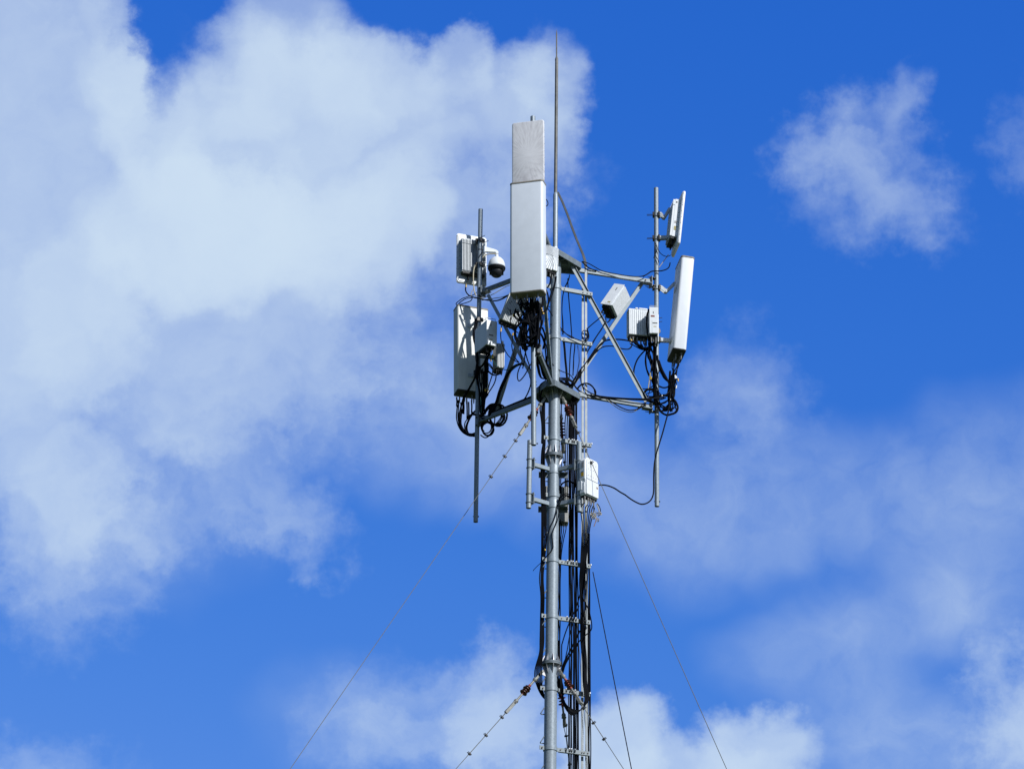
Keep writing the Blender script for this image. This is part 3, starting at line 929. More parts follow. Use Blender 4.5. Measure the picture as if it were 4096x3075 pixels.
# 1: tilted radio on the right frame's brace
A_ = lambda x, y: xy('f', x, y)
Cc, B_, D_, E_ = A_(495, 432), A_(640, 227), A_(397, 415), A_(695, 375)
v_up = (B_[0] - Cc[0], B_[1] - Cc[1])
v_l = (D_[0] - Cc[0], D_[1] - Cc[1])
F_ = A_(565, 577)
v_r = (F_[0] - Cc[0], F_[1] - Cc[1])
F, la, lb, lc = unit_frame(P(*Cc, 92), v_l, v_r, v_up)
Ft = Frame(F(0, 0, lc), F.a, F.b, F.c)
rru1 = radio('radio_unit', 'pale finned radio unit tilted along the diagonal brace of the right frame', Ft, la, lb, lc, 'a', 17, 'white', 'fin', finlen=0.6)
# fins belong on the large right-hand face (spanned by b and c), standing out of a = 0
fn = MB()
for k in range(14):
    b0 = 3 + (lb - 8) * k / 13
    fn.box(Ft, -6.5, -0.2, b0, b0 + 3.3, -lc + 2, -3)
fn.build('cooling_fins', 'fin', rru1)
pl = MB()
pl.box(Ft, -1, la + 2, -2.5, -0.2, -lc - 4, 2)
pl.build('front_cover', 'white', rru1, 0.6)
MB().box(Ft, 3, la * 0.62, -3.2, -2.6, -lc + 2, -lc * 0.45).build('cover_door', 'white', rru1, 0.2)
MB().box(Ft, 8, la * 0.45, -3.7, -3.3, -lc + 8, -lc + 15).build('sticker', 'ytag', rru1)
MB().box(Ft, la * 0.45, la * 0.52, -3.0, -2.5, -34, -18).build('slot', 'dark', rru1)
hd = [Ft(6, 6, 0), Ft(6, 6, 8), Ft(la - 4, 6, 8), Ft(la - 4, 6, 0)]
MB().tube(hd, 1.5, 8).build('handle', 'alu', rru1)
pnl = MB().box(Ft, 6, la - 5, 6, lb - 8, -lc - 12, -lc - 0.3)
pnl.build('connector_cover', 'rubber', rru1, 0.6)
rr1_ends = connectors(rru1, Ft, [(la * 0.7, lb * 0.2), (la * 0.5, lb * 0.5), (la * 0.3, lb * 0.78)], -lc - 10, 'rubber', 20, 30, 3.6)
mb = MB().box(Ft, la * 0.2, la * 0.8, lb, lb + 22, -lc * 0.62, -lc * 0.38)
mb.build('mounting_bracket', 'galvd', rru1, 0.6)

# 2 and 3: pair on the right pipe
F = frame(P(*xy('f', 680, 462), 160), -79)
Ff = Frame(F.o, -F.a if F.a.x < 0 else F.a, -F.b, ZUP)      # a to the right, b away from the viewer, c up
rru2 = radio('radio_unit', 'pale finned radio unit left of the right pipe, thick fins, beside the narrow white one', Ff, 82, 46, 118, 'b', 11, 'fin', 'fin', finlen=4, fr=0.78)
tb = MB()
for a0, a1 in ((28, 38), (43, 78)):
    tb.box(Ff, a0, a1, 1, 6, 0.2, 5)
tb.build('top_tab', 'fin', rru2, 0.3)
MB().box(Ff, 3, 80, 8, 42, -127, -118.2).build('connector_cover', 'rubber', rru2, 0.5)
rr2_ends = connectors(rru2, Ff, [(8, 14), (19, 12), (37, 12), (54, 20), (65, 16), (74, 24)], -124, 'grey', 22, 36, 3.2)
F3 = Frame(P(*xy('f', 888, 455), 118), Vector((0.998, 0.06, 0)), Vector((-0.06, 0.998, 0)), ZUP)
rru3 = radio('radio_unit', 'narrow white radio unit with red-brown sticker and dark slot on the right pipe', F3, 35, 74, 119, 'a', 12, 'white', 'alu', finlen=3)
MB().box(F3, -0.6, 35.6, -3, -0.2, -118.6, -0.6).build('front_cover', 'white', rru3, 0.8)
MB().box(F3, 10, 33, -3.8, -3.1, -117, -60).build('cover_door', 'white', rru3, 0.3)
MB().box(F3, 12, 32, -4.2, -3.7, -75, -71).build('slot', 'dark', rru3)
MB().box(F3, 14, 17, -3.5, -3.0, -30, -21).build('slot', 'dark', rru3)
MB().box(F3, 5, 21, -3.6, -3.1, -45, -38).build('sticker', 'rtag', rru3)
MB().box(F3, 16, 28, -4.2, -3.7, -90, -87).build('sticker', 'ytag', rru3)
MB().tube([F3(2, 4, 0), F3(2, 4, 8), F3(33, 4, 8), F3(33, 4, 0)], 1.5, 8).build('handle', 'alu', rru3)
MB().box(F3, 2, 33, 6, 62, -126, -119.2).build('connector_cover', 'rubber', rru3, 0.5)
rr3_ends = connectors(rru3, F3, [(9, 14), (18, 20), (27, 14), (27, 34)], -124, 'grey', 24, 40, 3.2)
k_ = MB()
k_.box(F3, 36, 40, 20, 70, -145, -22)
k_.build('mounting_plate', 'white', rru3, 0.6)
cl = MB()
for z in (-30, -47):
    cl.cyl(F3(36, 40, z), F3(56, 34, z), 1.3, n=8)
cl.build('threaded_rod', 'bolt', rru3)
MB().poly(Frame(F3(0, 40, 0), F3.a, F3.b, ZUP), [(40, -70), (47, -80), (50, -92), (44, -100), (40, -98)], -4, 4).build('clamp_jaw', 'cap', rru3, 0.5)

# 4: white radio on the left pipe
cx, cy = xy('b', 502, 577)
F, la, lb, lc = unit_frame(P(cx, cy, 158), (39, 8.5), (-39, 31), (0.2, -100))
Ft = Frame(F(0, 0, lc), F.a, F.b, ZUP)
rru4 = radio('radio_unit', 'white radio unit with wire handle and dark slot on the left pipe', Ft, la, lb, lc, 'a', 2, 'white', 'white', finlen=0.5)
MB().box(Ft, -1, la + 3, -3, -0.2, -lc - 1, 1).build('front_cover', 'white', rru4, 0.8)
MB().box(Ft, 7, la * 0.72, -3.8, -3.1, -lc + 3, -lc * 0.5).build('cover_door', 'white', rru4, 0.3)
MB().box(Ft, 9, la * 0.66, -4.3, -3.7, -lc * 0.63, -lc * 0.59).build('slot', 'dark', rru4)
MB().box(Ft, la * 0.38, la * 0.45, -3.5, -3.0, -26, -15).build('slot', 'dark', rru4)
MB().box(Ft, 12, la * 0.6, -4.3, -3.7, -lc * 0.8, -lc * 0.77).build('sticker', 'ytag', rru4)
MB().tube([Ft(-1, 8, 0), Ft(-1, 8, 14), Ft(la, 8, 14), Ft(la, 8, 2)], 1.6, 8).build('handle', 'alu', rru4)
MB().box(Ft, 2, la - 2, 8, lb - 8, -lc - 9, -lc - 0.3).build('connector_cover', 'rubber', rru4, 0.5)
rr4_ends = connectors(rru4, Ft, [(8, 14), (18, 22), (30, 14), (34, 34)], -lc - 8, 'rubber', 18, 26, 2.8)

# 5: finned radio lower on the left pipe
F5 = Frame(P(*xy('b', 602, 560), 262), azv(14), azv(104), ZUP)
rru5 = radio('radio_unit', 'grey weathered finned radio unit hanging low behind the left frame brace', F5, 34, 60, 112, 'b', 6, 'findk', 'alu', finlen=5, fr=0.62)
MB().box(F5, 2, 32, 10, 50, -121, -112.2).build('connector_cover', 'rubber', rru5, 0.5)
MB().poly(Frame(F5(0, 0, 0), F5.a, F5.b, ZUP), [(20, 0), (24, 10), (31, 12), (32, 0)], 2, 8).build('top_bracket', 'fin', rru5, 0.4)
rr5_ends = connectors(rru5, F5, [(5, 12), (15, 16), (25, 12), (30, 24)], -119, 'rubber', 16, 24, 3)
MB().box(F5, -70, 0, 30, 44, -60, -48).build('mounting_bracket', 'galvd', rru5, 0.5)

# 6: tilted finned radio behind the front panel
tl, bl_, br = xy('s', 0, 60), xy('g', 137, 478), xy('g', 350, 548)
tl = xy('g', 250, 178)
up_v = (tl[0] - bl_[0], tl[1] - bl_[1])
rt_v = (br[0] - bl_[0], br[1] - bl_[1])
F, la, lb, lc = unit_frame(P(*bl_, 96), rt_v, (-16, 26), up_v)
Ft = Frame(F(0, 0, lc), F.a, F.b, F.c)
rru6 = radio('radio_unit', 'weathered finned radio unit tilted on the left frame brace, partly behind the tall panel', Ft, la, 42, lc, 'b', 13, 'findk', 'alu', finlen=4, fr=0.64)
MB().box(Ft, 4, la - 4, 12, 38, -lc - 9, -lc - 0.3).build('connector_cover', 'rubber', rru6, 0.5)
rr6_ends = connectors(rru6, Ft, [(14, 16), (34, 18), (54, 16)], -lc - 8, 'rubber', 12, 18, 4)
br_ = MB()
for k in range(9):
    a, c = rnd.uniform(8, la - 8), rnd.uniform(-lc + 8, -8)
    br_.box(Ft, a - 3, a + 3, -0.8, 4, c - 1, c + 1)
br_.build('fin_bridge', 'dark', rru6)
MB().box(Ft, la * .3, la * .7, 42.2, 60, -lc * .6, -lc * .4).build('mounting_bracket', 'galvd', rru6, 0.5)

# 7: grey finned radio between tall panel and upper collar
F7 = Frame(P(*xy('a', 1606, 640), -128), azv(218), azv(128), ZUP)   # a runs to the left and nearer, b away
rru7 = radio('radio_unit', 'grey finned radio unit peeping out right of the tall panel, at the upper collar', F7, 88, 50, 106, 'b', 2, 'fin', 'fin', finlen=5)
fn = MB()
for k in range(15):
    a0 = 2 + 84 * k / 14
    fn.box(F7, a0, a0 + 2.4, -3, 4.8, -44, -4)
    # lower fins fan out
    x0, x1 = a0, a0 * 1.0 + (a0) * 0.9
    fn.loft([[F7(x0 + p, b, -47), F7(x0 + 2.2 + p, b, -47), F7(x1 + 2.4 + p, b, -104), F7(x1 + p, b, -104)] for b, p in ((-3, 0), (4.8, 0))]) if x1 < 84 else None
fn.build('fan_fins', 'fin', rru7)
MB().box(F7, 3, 85, 8, 46, -117, -106.2).build('connector_cover', 'rubber', rru7, 0.5)
MB().poly(Frame(F7.o, F7.a, F7.b, ZUP), [(2, 0), (6, 8), (18, 2), (18, 0)], 2, 9).build('top_bracket', 'fin', rru7, 0.4)
rr7_ends = connectors(rru7, F7, [(8, 14), (18, 16), (30, 14)], -115, 'grey', 16, 24, 2.8)
MB().box(F7, 20, 50, 50.2, 80, -70, -40).build('mounting_bracket', 'galvd', rru7, 0.5)

# ------------------------------------------------------------------ dome camera
dc = P(*xy('a', 785, 905), 322)
dome = thing('dome_camera', 'white and black dome security camera hanging from a white bracket on the left pipe', 'camera', dc - ZUP * 50 * U)
arm0, arm1 = P(*xy('a', 632, 658), 312), P(*xy('a', 790, 692), 322)
d_ = (arm1 - arm0).normalized()
b = MB()
sd_ = ZUP.cross(d_)
Fm = Frame(arm0, d_, sd_, ZUP)
L = (arm1 - arm0).length / U
b.poly(Fm, [(-4, 13), (L - 4, 8), (L + 5, 3), (L + 6, -10), (L - 7, -10), (L - 8, -5), (-4, -14)], -6, 6)
b.build('bracket_arm', 'white', dome, 2.0)
MB().box(Fm, -9, -4, -11, 11, -24, 20).build('wall_plate', 'white', dome, 0.6)
bands = MB()
pc = SEC['left'][1](0)
for zz in (26, -18):
    q = SEC['left'][1](xy('a', 0, 565 if zz > 0 else 690)[1])
    bands.lathe(q - ZUP * 2 * U, ZUP, [(9.5, 0), (10.6, 0), (10.6, 4), (9.5, 4)], 20)
bands.build('steel_band', 'bolt', dome)
top = dc + ZUP * 52 * U
MB().lathe(top, -ZUP, [(5, -12), (7, -10), (7, 0), (12, 2), (21, 8), (30, 19), (35, 33), (36.5, 44), (36.5, 50), (34, 52)], 40).build('housing', 'white', dome, sharp=60)
MB().lathe(top, -ZUP, [(37.2, 50), (37.6, 52), (37.2, 56), (35, 61), (31.5, 66), (27, 68), (20, 66)], 40).build('trim_ring', 'rubber', dome)
MB().lathe(top - ZUP * 68 * U, -ZUP, [(28 * math.cos(R(a)), 28 * math.sin(R(a))) for a in range(-60, 91, 10)], 32).build('lens_ball', 'blackp', dome, sharp=80)
yk = MB()
for s_ in (-1, 1):
    G = Frame(top, RIGHT.cross(ZUP).cross(ZUP) * -1, ZUP.cross(RIGHT) * 1, ZUP)
    yk.poly(Frame(top + Vector((1, 0, 0)) * s_ * 26.5 * U, Vector((0, 1, 0)), Vector((1, 0, 0)), ZUP), [(-21, -56), (21, -56), (15, -76), (8, -82), (-8, -82), (-15, -76)], -3, 3)
yk.build('yoke', 'blackp', dome, 1.5)

# ------------------------------------------------------------------ stub pipes on the mast below the collars, cabinet, rear unit
def stub(label, az, reach, top, bot, dy, rows):
    p1, p0 = P(*top, dy), P(*bot, dy)
    t = thing('stub_mount', label, 'pipe mount', p0, 'short pipe mounts below the upper flange')
    pipe('stub_pipe', p0, p1, 10, 'galv', t)
    n_ = azv(az)
    s_ = ZUP.cross(n_)
    for y in rows:
        o = ax(y)
        pz = Vector((p0.x, p0.y, 0)).lerp(Vector((p1.x, p1.y, 0)), (o.z - p0.z) / (p1.z - p0.z))
        pz.z = o.z
        d = pz - o
        d.z = 0
        L = d.length / U
        d.normalize()
        s2 = ZUP.cross(d)
        F = Frame(o, d, s2, ZUP)
        MB().box(F, 22, L - 15, -7, 7, -8, 8).build('stub_arm', 'galv', t, 0.6)
        MB().box(F, L - 15, L - 12, -16, 16, -24, 24).build('stub_plate', 'galvd', t, 0.3)
        for z in (-19, 17):
            ubolt(pz + ZUP * z * U, ZUP, 10.3, -d, reach=24).build('pipe_clamp', 'galvd', t)
    return t, p0, p1

for y, wh in ((1882, 'upper'), (2020, 'lower')):
    o = ax(y)
    t = thing('mount_collar', wh + ' sleeve collar with plate arms carrying the short stub pipes', 'collar', o, 'sleeve collars for the stub pipes')
    MB().lathe(o, axd, [(24, -17), (25.6, -17), (25.6, 14), (24, 19)], 36).build('sleeve', 'galv', t, 0.3)
    pl = MB()
    for a in (90,):
        F = frame(o, a)
        pl.box(F, -58, 58, 26, 29, -20, 4)
        pl.box(F, -58, 58, 10, 26, -3, 0)
    pl.build('rear_plate', 'galvd', t, 0.3)
    for k in (-48, 48):
        MB().lathe(F(k, 24, -8), Vector((0, -1, 0)), [(3, 0), (3, 3), (1.4, 3), (1.4, 6)], 6).build('bolt', 'bolt', t)

stub('empty short vertical stub pipe left of the mast below the upper flange', 215, 110, (2119.5, 1762), (2114.4, 2032), -70, (1882, 2020))
stub('short vertical stub pipe right of the mast behind the white cabinet', 329, 118, (2316.7, 1771), (2317.6, 2046), -62, (1882, 2020))

# cabinet on the right stub
ctop, cbot = xy('j', 1147, 428), xy('j', 1152, 912)
F = Frame(P(*cbot, -98), azv(50), azv(140), ZUP)
cw, cd, ch = 80, 34, 161
cab = thing('junction_cabinet', 'white equipment cabinet with slanted corner and yellow sticker right of the mast', 'equipment cabinet', F(cw / 2, cd / 2, 0))
b = MB()
b.poly(Frame(F.o, F.a, F.b, F.c), [(0, 6), (4, 0), (cw - 4, 0), (cw, 6), (cw, ch - 8), (cw - 6, ch), (12, ch), (0, ch - 14)], 8, cd)
b.build('cabinet_body', 'white', cab, 1.2)
b = MB()
b.poly(F, [(3, 4), (cw - 4, 4), (cw - 2, 10), (cw - 2, 66), (3, 66)], 2, 8)
b.build('lower_cover', 'white', cab, 1.2)
b = MB()
b.poly(F, [(6, 70), (cw - 4, 70), (cw - 3, ch - 12), (cw - 9, ch - 5), (14, ch - 5), (6, ch - 16)], 4, 8)
b.build('upper_cover', 'white', cab, 1.0)
rid = MB()
for k in range(16):
    rid.box(F, 8 + k * 4.2, 10 + k * 4.2, 3.2, 8, 66.5, 69.5)
rid.build('cover_joint', 'alu', cab)
sd = MB()
sd.box(F, -3, -0.2, 10, cd - 2, 8, 52)
sd.box(F, -3, -0.2, 8, cd, 66, 146)
sd.box(F, -5, -0.2, 22, cd + 8, 22, 60)
sd.build('side_latch_plate', 'white', cab, 0.8)
MB().box(F, -3.8, -3.2, 14, 26, 78, 95).build('sticker', 'yellow', cab)
MB().box(F, -3.8, -3.2, 14, 26, 95.4, 100).build('sticker', 'btag', cab)
MB().box(F, -3.8, -3.2, 13, 23, 116, 138).build('sticker', 'gtag', cab)
MB().box(F, cw - 16, cw - 8, 1.4, 1.9, 42, 50).build('sticker', 'rust', cab)
scr = MB()
for a in (14, 30, 46, 62):
    for c in (84, 112, 136):
        scr.cyl(F(a, 3.0, c), F(a, 4.2, c), 1.3, n=8)
scr.build('cover_screws', 'bolt', cab)
MB().box(F, 4, cw - 3, 10, cd - 2, -6, -0.2).build('connector_plate', 'rubber', cab, 0.4)
cab_ends = connectors(cab, F, [(6, 14), (14, 26), (26, 14), (38, 14), (50, 16), (62, 14), (70, 20)], -5, 'grey', 24, 40, 2.8)
MB().box(F, 24, 56, cd, cd + 14, 40, 120).build('mounting_bracket', 'galvd', cab, 0.5)

# finned unit behind the mast
F = Frame(P(2226, 2092, 96), azv(4), azv(94), ZUP)
rear = thing('radio_unit', 'dark shaded finned unit mounted behind the mast between the two sleeve collars', 'radio unit', F(0, 20, 0), RG)
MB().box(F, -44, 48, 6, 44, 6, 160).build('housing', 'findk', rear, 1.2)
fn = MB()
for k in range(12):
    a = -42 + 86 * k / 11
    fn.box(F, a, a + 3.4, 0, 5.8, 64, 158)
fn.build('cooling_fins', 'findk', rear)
MB().box(F, 8, 46, 0, 5.8, 8, 58).build('connector_cover', 'findk', rear, 0.8)
rear_ends = connectors(rear, F, [(14, 10), (22, 12), (30, 10), (39, 12)], 6, 'rubber', 20, 34, 2.6)

# ------------------------------------------------------------------ guy wires
GG = 'guy wires with red-brown insulators'
def guy(label, start, az, end, parts, sheds=4, shed0=0.0, loop=True, out_px=None, slope=None):
    """parts: distances (pixel-units along the wire) of clevis, insulator, socket, clips."""
    s0 = start
    if slope is None:
        npv = Vector((-math.sin(R(az)), math.cos(R(az)), 0))
        d = ray(*end)
        e = EYE + d * ((s0 - EYE).dot(npv) / d.dot(npv))
        dr = (e - s0).normalized()
    else:
        dr = azv(az) * math.cos(R(slope)) - ZUP * math.sin(R(slope))
    gnd = s0 + dr * ((s0.z - 0.05) / -dr.z)
    t = thing('guy_wire', label, 'guy wire', gnd, GG)
    side = dr.cross(ZUP).normalized()
    nrm = side.cross(dr)
    Fg = Frame(s0, side, nrm, dr)
    c0, i0, i1, w0, w1, clips = parts
    def L(prof, name, m, n=16, sharp=38):
        return MB().lathe(s0, dr, prof, n).build(name, m, t, sharp=sharp)
    # shackle links at the mast
    b = MB()
    for k in (-4, 4):
        b.box(Fg, k - 1.4, k + 1.4, -4.5, 4.5, -8, c0)
    b.lathe(Fg(-8, 0, 0), side, [(2.6, 0), (2.6, 16)], 8)
    b.build('shackle', 'iron', t, 0.6)
    L([(3, c0 - 6), (8, c0 - 3), (9, c0 + 2), (7, c0 + 8), (4.2, c0 + 11), (4.2, i0 - 6), (5, i0 - 5), (5, i0 - 1)], 'ball_socket', 'iron')
    L([(5.8, i0 - 7), (5.8, i0 - 2), (4.4, i0), (4.0, i1), (5.0, i1 + 1), (5.0, i1 + 6)], 'insulator_core', 'red')
    n = sheds
    step = (i1 - i0) / n
    for k in range(n):
        z = i0 + step * (k + 0.5)
        rr = 15.5 if k % 2 == (n - 1) % 2 else 12.5
        L([(4.5, z - 3), (rr * 0.6, z - 1.2), (rr, z + 1.2), (rr, z + 2.4), (rr * 0.6, z + 2.2), (4.5, z + 2.2)], 'insulator_shed', 'insul', 24)
    L([(4.0, i1 + 6), (4.0, w0 - 14), (6, w0 - 12), (8.5, w0 - 7), (8.5, w0 - 1), (6, w0 + 3)], 'ball_fitting', 'iron')
    b = MB()
    b.poly(Frame(s0, Fg.a, Fg.b, dr), [(-6, w0), (6, w0), (5.5, w0 + (w1 - w0) * 0.62), (10, w0 + (w1 - w0) * 0.66), (9, w1 - 8), (-7, w1 - 4), (-7, w0 + (w1 - w0) * 0.62), (-5, w0 + 10)], -6, 6)
    b.build('wedge_socket', 'iron', t, 1.2)
    MB().cyl(Fg(-9, 0, w0 + 5), Fg(9, 0, w0 + 5), 3.4, n=8).build('socket_pin', 'bolt', t)
    last = clips[-1]
    tw = MB()
    tw.tube([Fg(5, 0, w1 - 8), Fg(1.2, 0, clips[0])] + [Fg(1.7, 0, c) for c in clips] + [Fg(1.8, 0, last + 16)], 1.25, 6)
    tw.build('tail_wire', 'wire', t)
    MB().tube([Fg(-5, 0, w1 - 8), Fg(-1.2, 0, clips[0]), Fg(-1.2, 0, last), Fg(0, 0, last + 40), gnd], 1.35, 6).build('strand', 'wire', t)
    for c in clips:
        b = MB()
        b.box(Fg, -6, 6, -3, 3, c - 3.4, c + 3.4)
        for k in (-4.5, 4.5):
            b.lathe(Fg(k, -5, c), nrm, [(2.2, -3), (2.2, 2), (1.4, 2), (1.4, 12), (2.2, 12), (2.2, 14)], 6)
        b.build('wire_clip', 'bolt', t, 0.3)
    return t, Fg

def along(start, az, pxs, end):
    """Distances in pixel-units along the wire of the points of it that show at photo pixels pxs."""
    npv = Vector((-math.sin(R(az)), math.cos(R(az)), 0))
    out = []
    for p in pxs:
        d = ray(*p)
        q = EYE + d * ((start - EYE).dot(npv) / d.dot(npv))
        out.append((q - start).length / U)
    return out

def lug_plate(y, az, parent, r0=22, r1=40):
    o = ax(y)
    F = frame(o, az)
    MB().poly(Frame(o, F.b, F.a, ZUP), [(r0, 26), (r0 + 6, 26), (r1, -2), (r1 - 1, -14), (r0 + 4, -18), (r0, -18)], -1.8, 1.8).build('guy_lug', 'raw', parent, 0.4)

X = lambda w, *pts: [xy(w, *p) for p in pts]
for y, az in ((2690, 208), (2690, 333), (2690, 78)):
    lug_plate(y, az, mast)
lst = at(2694, 208, 41)
ds = along(lst, 208, X('m', (1303, 472), (1220, 565), (1138, 655), (1040, 770), (905, 935), (870, 985), (640, 1205), (435, 1465)), None)
guy('lower guy wire running down to the left, its four sheds against the sky', lst, 208, xy('m', 240, 1661), (ds[0], ds[1], ds[2], ds[3], ds[4], ds[5:]))
lst = at(2688, 333, 38)
ds = along(lst, 333, X('l', (830, 430), (868, 490), (925, 590), (985, 680), (1075, 830), (1105, 860), (1222, 1062), (1380, 1262)), None)
guy('lower guy wire running down to the right past the cable loop', lst, 333, xy('l', 1645, 1661), (ds[0], ds[1], ds[2], ds[3], ds[4], ds[5:]))
ust = P(*xy('i', 622, 272), -20)
ds = along(ust, 208, X('i', (588, 325), (550, 395), (470, 485), (425, 565), (350, 675), (325, 737), (195, 902), (40, 1125)), None)
guy('upper guy wire running down left from the lower collar, passing behind the front pipe', ust, 208, (1160, 3075), (ds[0], ds[1], ds[2], ds[3], ds[4], ds[5:]))
ust = P(*xy('i', 838, 262), -10)
ds = along(ust, 330, X('i', (850, 300), (868, 350), (908, 440), (925, 490), (985, 590), (1002, 640), (1060, 800), (1155, 965)), None)
guy('upper guy wire running down to the right in front of the white cabinet', ust, 330, (2907, 3075), (ds[0], ds[1], ds[2], ds[3], ds[4], ds[5:]), sheds=4)
guy('upper rear guy wire with thin dark sheds, partly hidden by the feeder cables', P(2243, 1662, 52), 80, None, (10, 24, 84, 110, 160, [190, 240, 290]), 5, slope=57)
guy('lower rear guy wire with shaded insulator just right of the mast', P(2240, 2735, 40), 76, None, (14, 34, 84, 128, 176, [206, 260, 320]), 4, slope=57)

# thin dark drop wire from the bracket end
p0, p1 = P(*xy('k', 1235, 455), 42), P(2546, 3075, -260)
ext = p0 + (p1 - p0) * (p0.z / (p0.z - p1.z))
pts = [p0.lerp(ext, k / 24) - ZUP * 2.2 * math.sin(math.pi * k / 24) * (0.35) for k in range(25)]
dw = MB().tube(pts, 1.9, 6).build('drop_wire', 'wiredk')
tag(dw, 'thin dark drop wire slanting down to the right from a bracket end', 'wire')

# ------------------------------------------------------------------ cables
CG = dict(
    leftrun=('black feeder cable in the bundle tied down the left side of the mast', 'feeder cables down the left of the mast'),
    runa=('black feeder cable in the bundle clipped nearest the mast on its right', 'feeder cables clipped nearest the mast'),
    runb=('black feeder cable in the wide bundle clipped mid-way along the bracket arms', 'feeder cables clipped mid-way on the brackets'),
    runc=('black cable in the loose bundle hanging from the white cabinet in front of the rails', 'cables hanging below the cabinet'),
    rund=('black cable in the straight bundle at the outer end of the bracket arms', 'cables at the outer end of the brackets'),
    behind=('black cable close behind the right edge of the mast', 'cables close behind the mast'),
    loop=('black cable curving through the hanging service loop below the lower flange', 'cables in the lower service loop'),
    stray=('black cable crossing loosely over the right-hand bundles', 'loose cables crossing the bundles'),
    rpipe=('black cable taped down the right mounting pipe', 'cables along the right mounting pipe'),
    rloop=('black cable of the coil hanging at the foot of the right frame', 'coiled cables at the right frame'),
    rjump=('black jumper cable under the slim edge-on panel antenna', 'jumpers under the right panel antenna'),
    rarm=('black cable tied along the lower right frame arm', 'cables along the lower right arm'),
    rsag=('cable sagging below the lower right frame arm', 'cables sagging below the lower right arm'),
    rbrace=('black cable strapped along the rising diagonal brace of the right frame', 'cables along the right diagonal brace'),
    rru=('black cable gathered under the two radio units on the right pipe', 'cables under the right pipe radios'),
    rtilt=('black cable hanging from the tilted radio unit on the right brace', 'cables from the tilted right radio'),
    rtop=('black cable running along the upper right frame arm', 'cables along the upper right arm'),
    raau=('cable below the topmost edge-on antenna on the right pipe', 'cables below the top right antenna'),
    mid=('thin black cable hanging between the mast and the rails above the lower collar', 'cables between mast and rails'),
    hexc=('black cable looped on top of the lower hexagonal collar', 'cables looped on the lower collar'),
    fjump=('black jumper cable below the tall off-white panel antenna', 'jumpers below the tall front panel'),
    fbun=('black cable in the thick bundle on the front mounting pipe', 'cables bundled on the front pipe'),
    fcoil=('coil of black cable hanging under the tall front panel', 'coils under the tall front panel'),
    farm=('black cable running from the front pipe down to the lower collar', 'cables from front pipe to collar'),
    lpipe=('black cable bundled down the left mounting pipe', 'cables along the left mounting pipe'),
    ljump=('black jumper cable under the cream panel antenna', 'jumpers under the cream antenna'),
    lloop=('black cable loop hanging below the cream panel antenna', 'loops below the cream antenna'),
    lcoil=('black cable of the coil hanging at the foot of the left frame', 'coiled cables at the left frame'),
    lru=('cable hanging below the radio units on the left pipe', 'cables below the left radios'),
    larm=('thick black cable lying along the lower left frame arm and brace', 'cables along the lower left arm'),
    ltop=('cable crossing the upper left frame arm below the dome camera', 'cables at the upper left arm'),
    hexd=('black cable dropping from the lower collar behind the guy wire insulators', 'cables dropping from the lower collar'),
    rr7=('black cable below the grey finned unit at the upper collar', 'cables at the upper collar'),
)
def cable(key, w, r, txt, dy=0.0, dy1=None, m='black', n=1, jit=0.0, name='cable', label=None, tail=None, sub=6, more=None):
    """n cables along the same course, each its own object, jit pixel-units apart."""
    base_pts = path(w, txt, dy, dy1)
    if more:
        base_pts += path(*more)
    for i in range(n):
        off = [Vector((rnd.gauss(0, 1), rnd.gauss(0, 1), rnd.gauss(0, 0.6))) * jit * 0.45 * U for _ in base_pts]
        c0 = Vector((rnd.gauss(0, 1), rnd.gauss(0, 1), 0)) * jit * 1.1 * U
        pts = [p + o * 0.6 + c0 for p, o in zip(base_pts, off)]
        sp = spline(pts, sub)
        if tail:
            sp.append(Vector((sp[-1].x, sp[-1].y, tail)))
        o = MB().tube(sp, r * rnd.uniform(1.0, 1.15), 7).build(name, m)
        lb, gr = CG[key]
        tag(o, label or lb, 'cable', gr)
    return base_pts

def down(key, xs, y0, y1, r, dy, w='z', jit=1.2, seg=9, tail=True, m='black'):
    """Straight vertical runs at photo columns xs (top x, bottom x)."""
    for x0, x1 in xs:
        ys = [y0 + rnd.uniform(-10, 10)] + [y0 + (y1 - y0) * (k + rnd.uniform(-.3, .3)) / seg for k in range(1, seg)] + [y1]
        pts = [P(x0 + (x1 - x0) * (y - y0) / (y1 - y0) + rnd.gauss(0, jit), y, dy + rnd.gauss(0, jit * 1.5)) for y in ys]
        sp = spline(pts, 5)
        if tail:
            sp.append(Vector((sp[-1].x, sp[-1].y, 0.3)))
        o = MB().tube(sp, r, 7).build('cable', m)
        tag(o, CG[key][0], 'cable', CG[key][1])

def coil(key, w, cx, cy, rx, ry, turns, dy, r=2.6, jit=4.0, tiltd=20, a0=0, m='black', tails=(), label=None):
    """Several turns of one cable as a single hank."""
    c = Q(w, cx, cy, dy)
    s_ = W[w][2]
    pts = []
    N = 18
    ph = [rnd.uniform(-1, 1) for _ in range(turns + 2)]
    for i in range(int(turns * N) + 1):
        k = i / N
        a = R(a0) + 2 * math.pi * k
        t = k % 1
        j = ph[int(k)] * (1 - t) + ph[int(k) + 1] * t
        q = 1 + jit * j / max(rx, ry)
        pts.append(c + (RIGHT * math.cos(a) * rx / s_ * q - UP * math.sin(a) * ry / s_ * q + FWD * (tiltd * math.cos(a) * 0.3 + k * r * 1.6 - turns * r * .8)) * U)
    o = MB().tube(pts, r * 1.1, 7).build('cable_coil', m)
    tag(o, label or CG[key][0], 'cable coil', CG[key][1])

K = cable
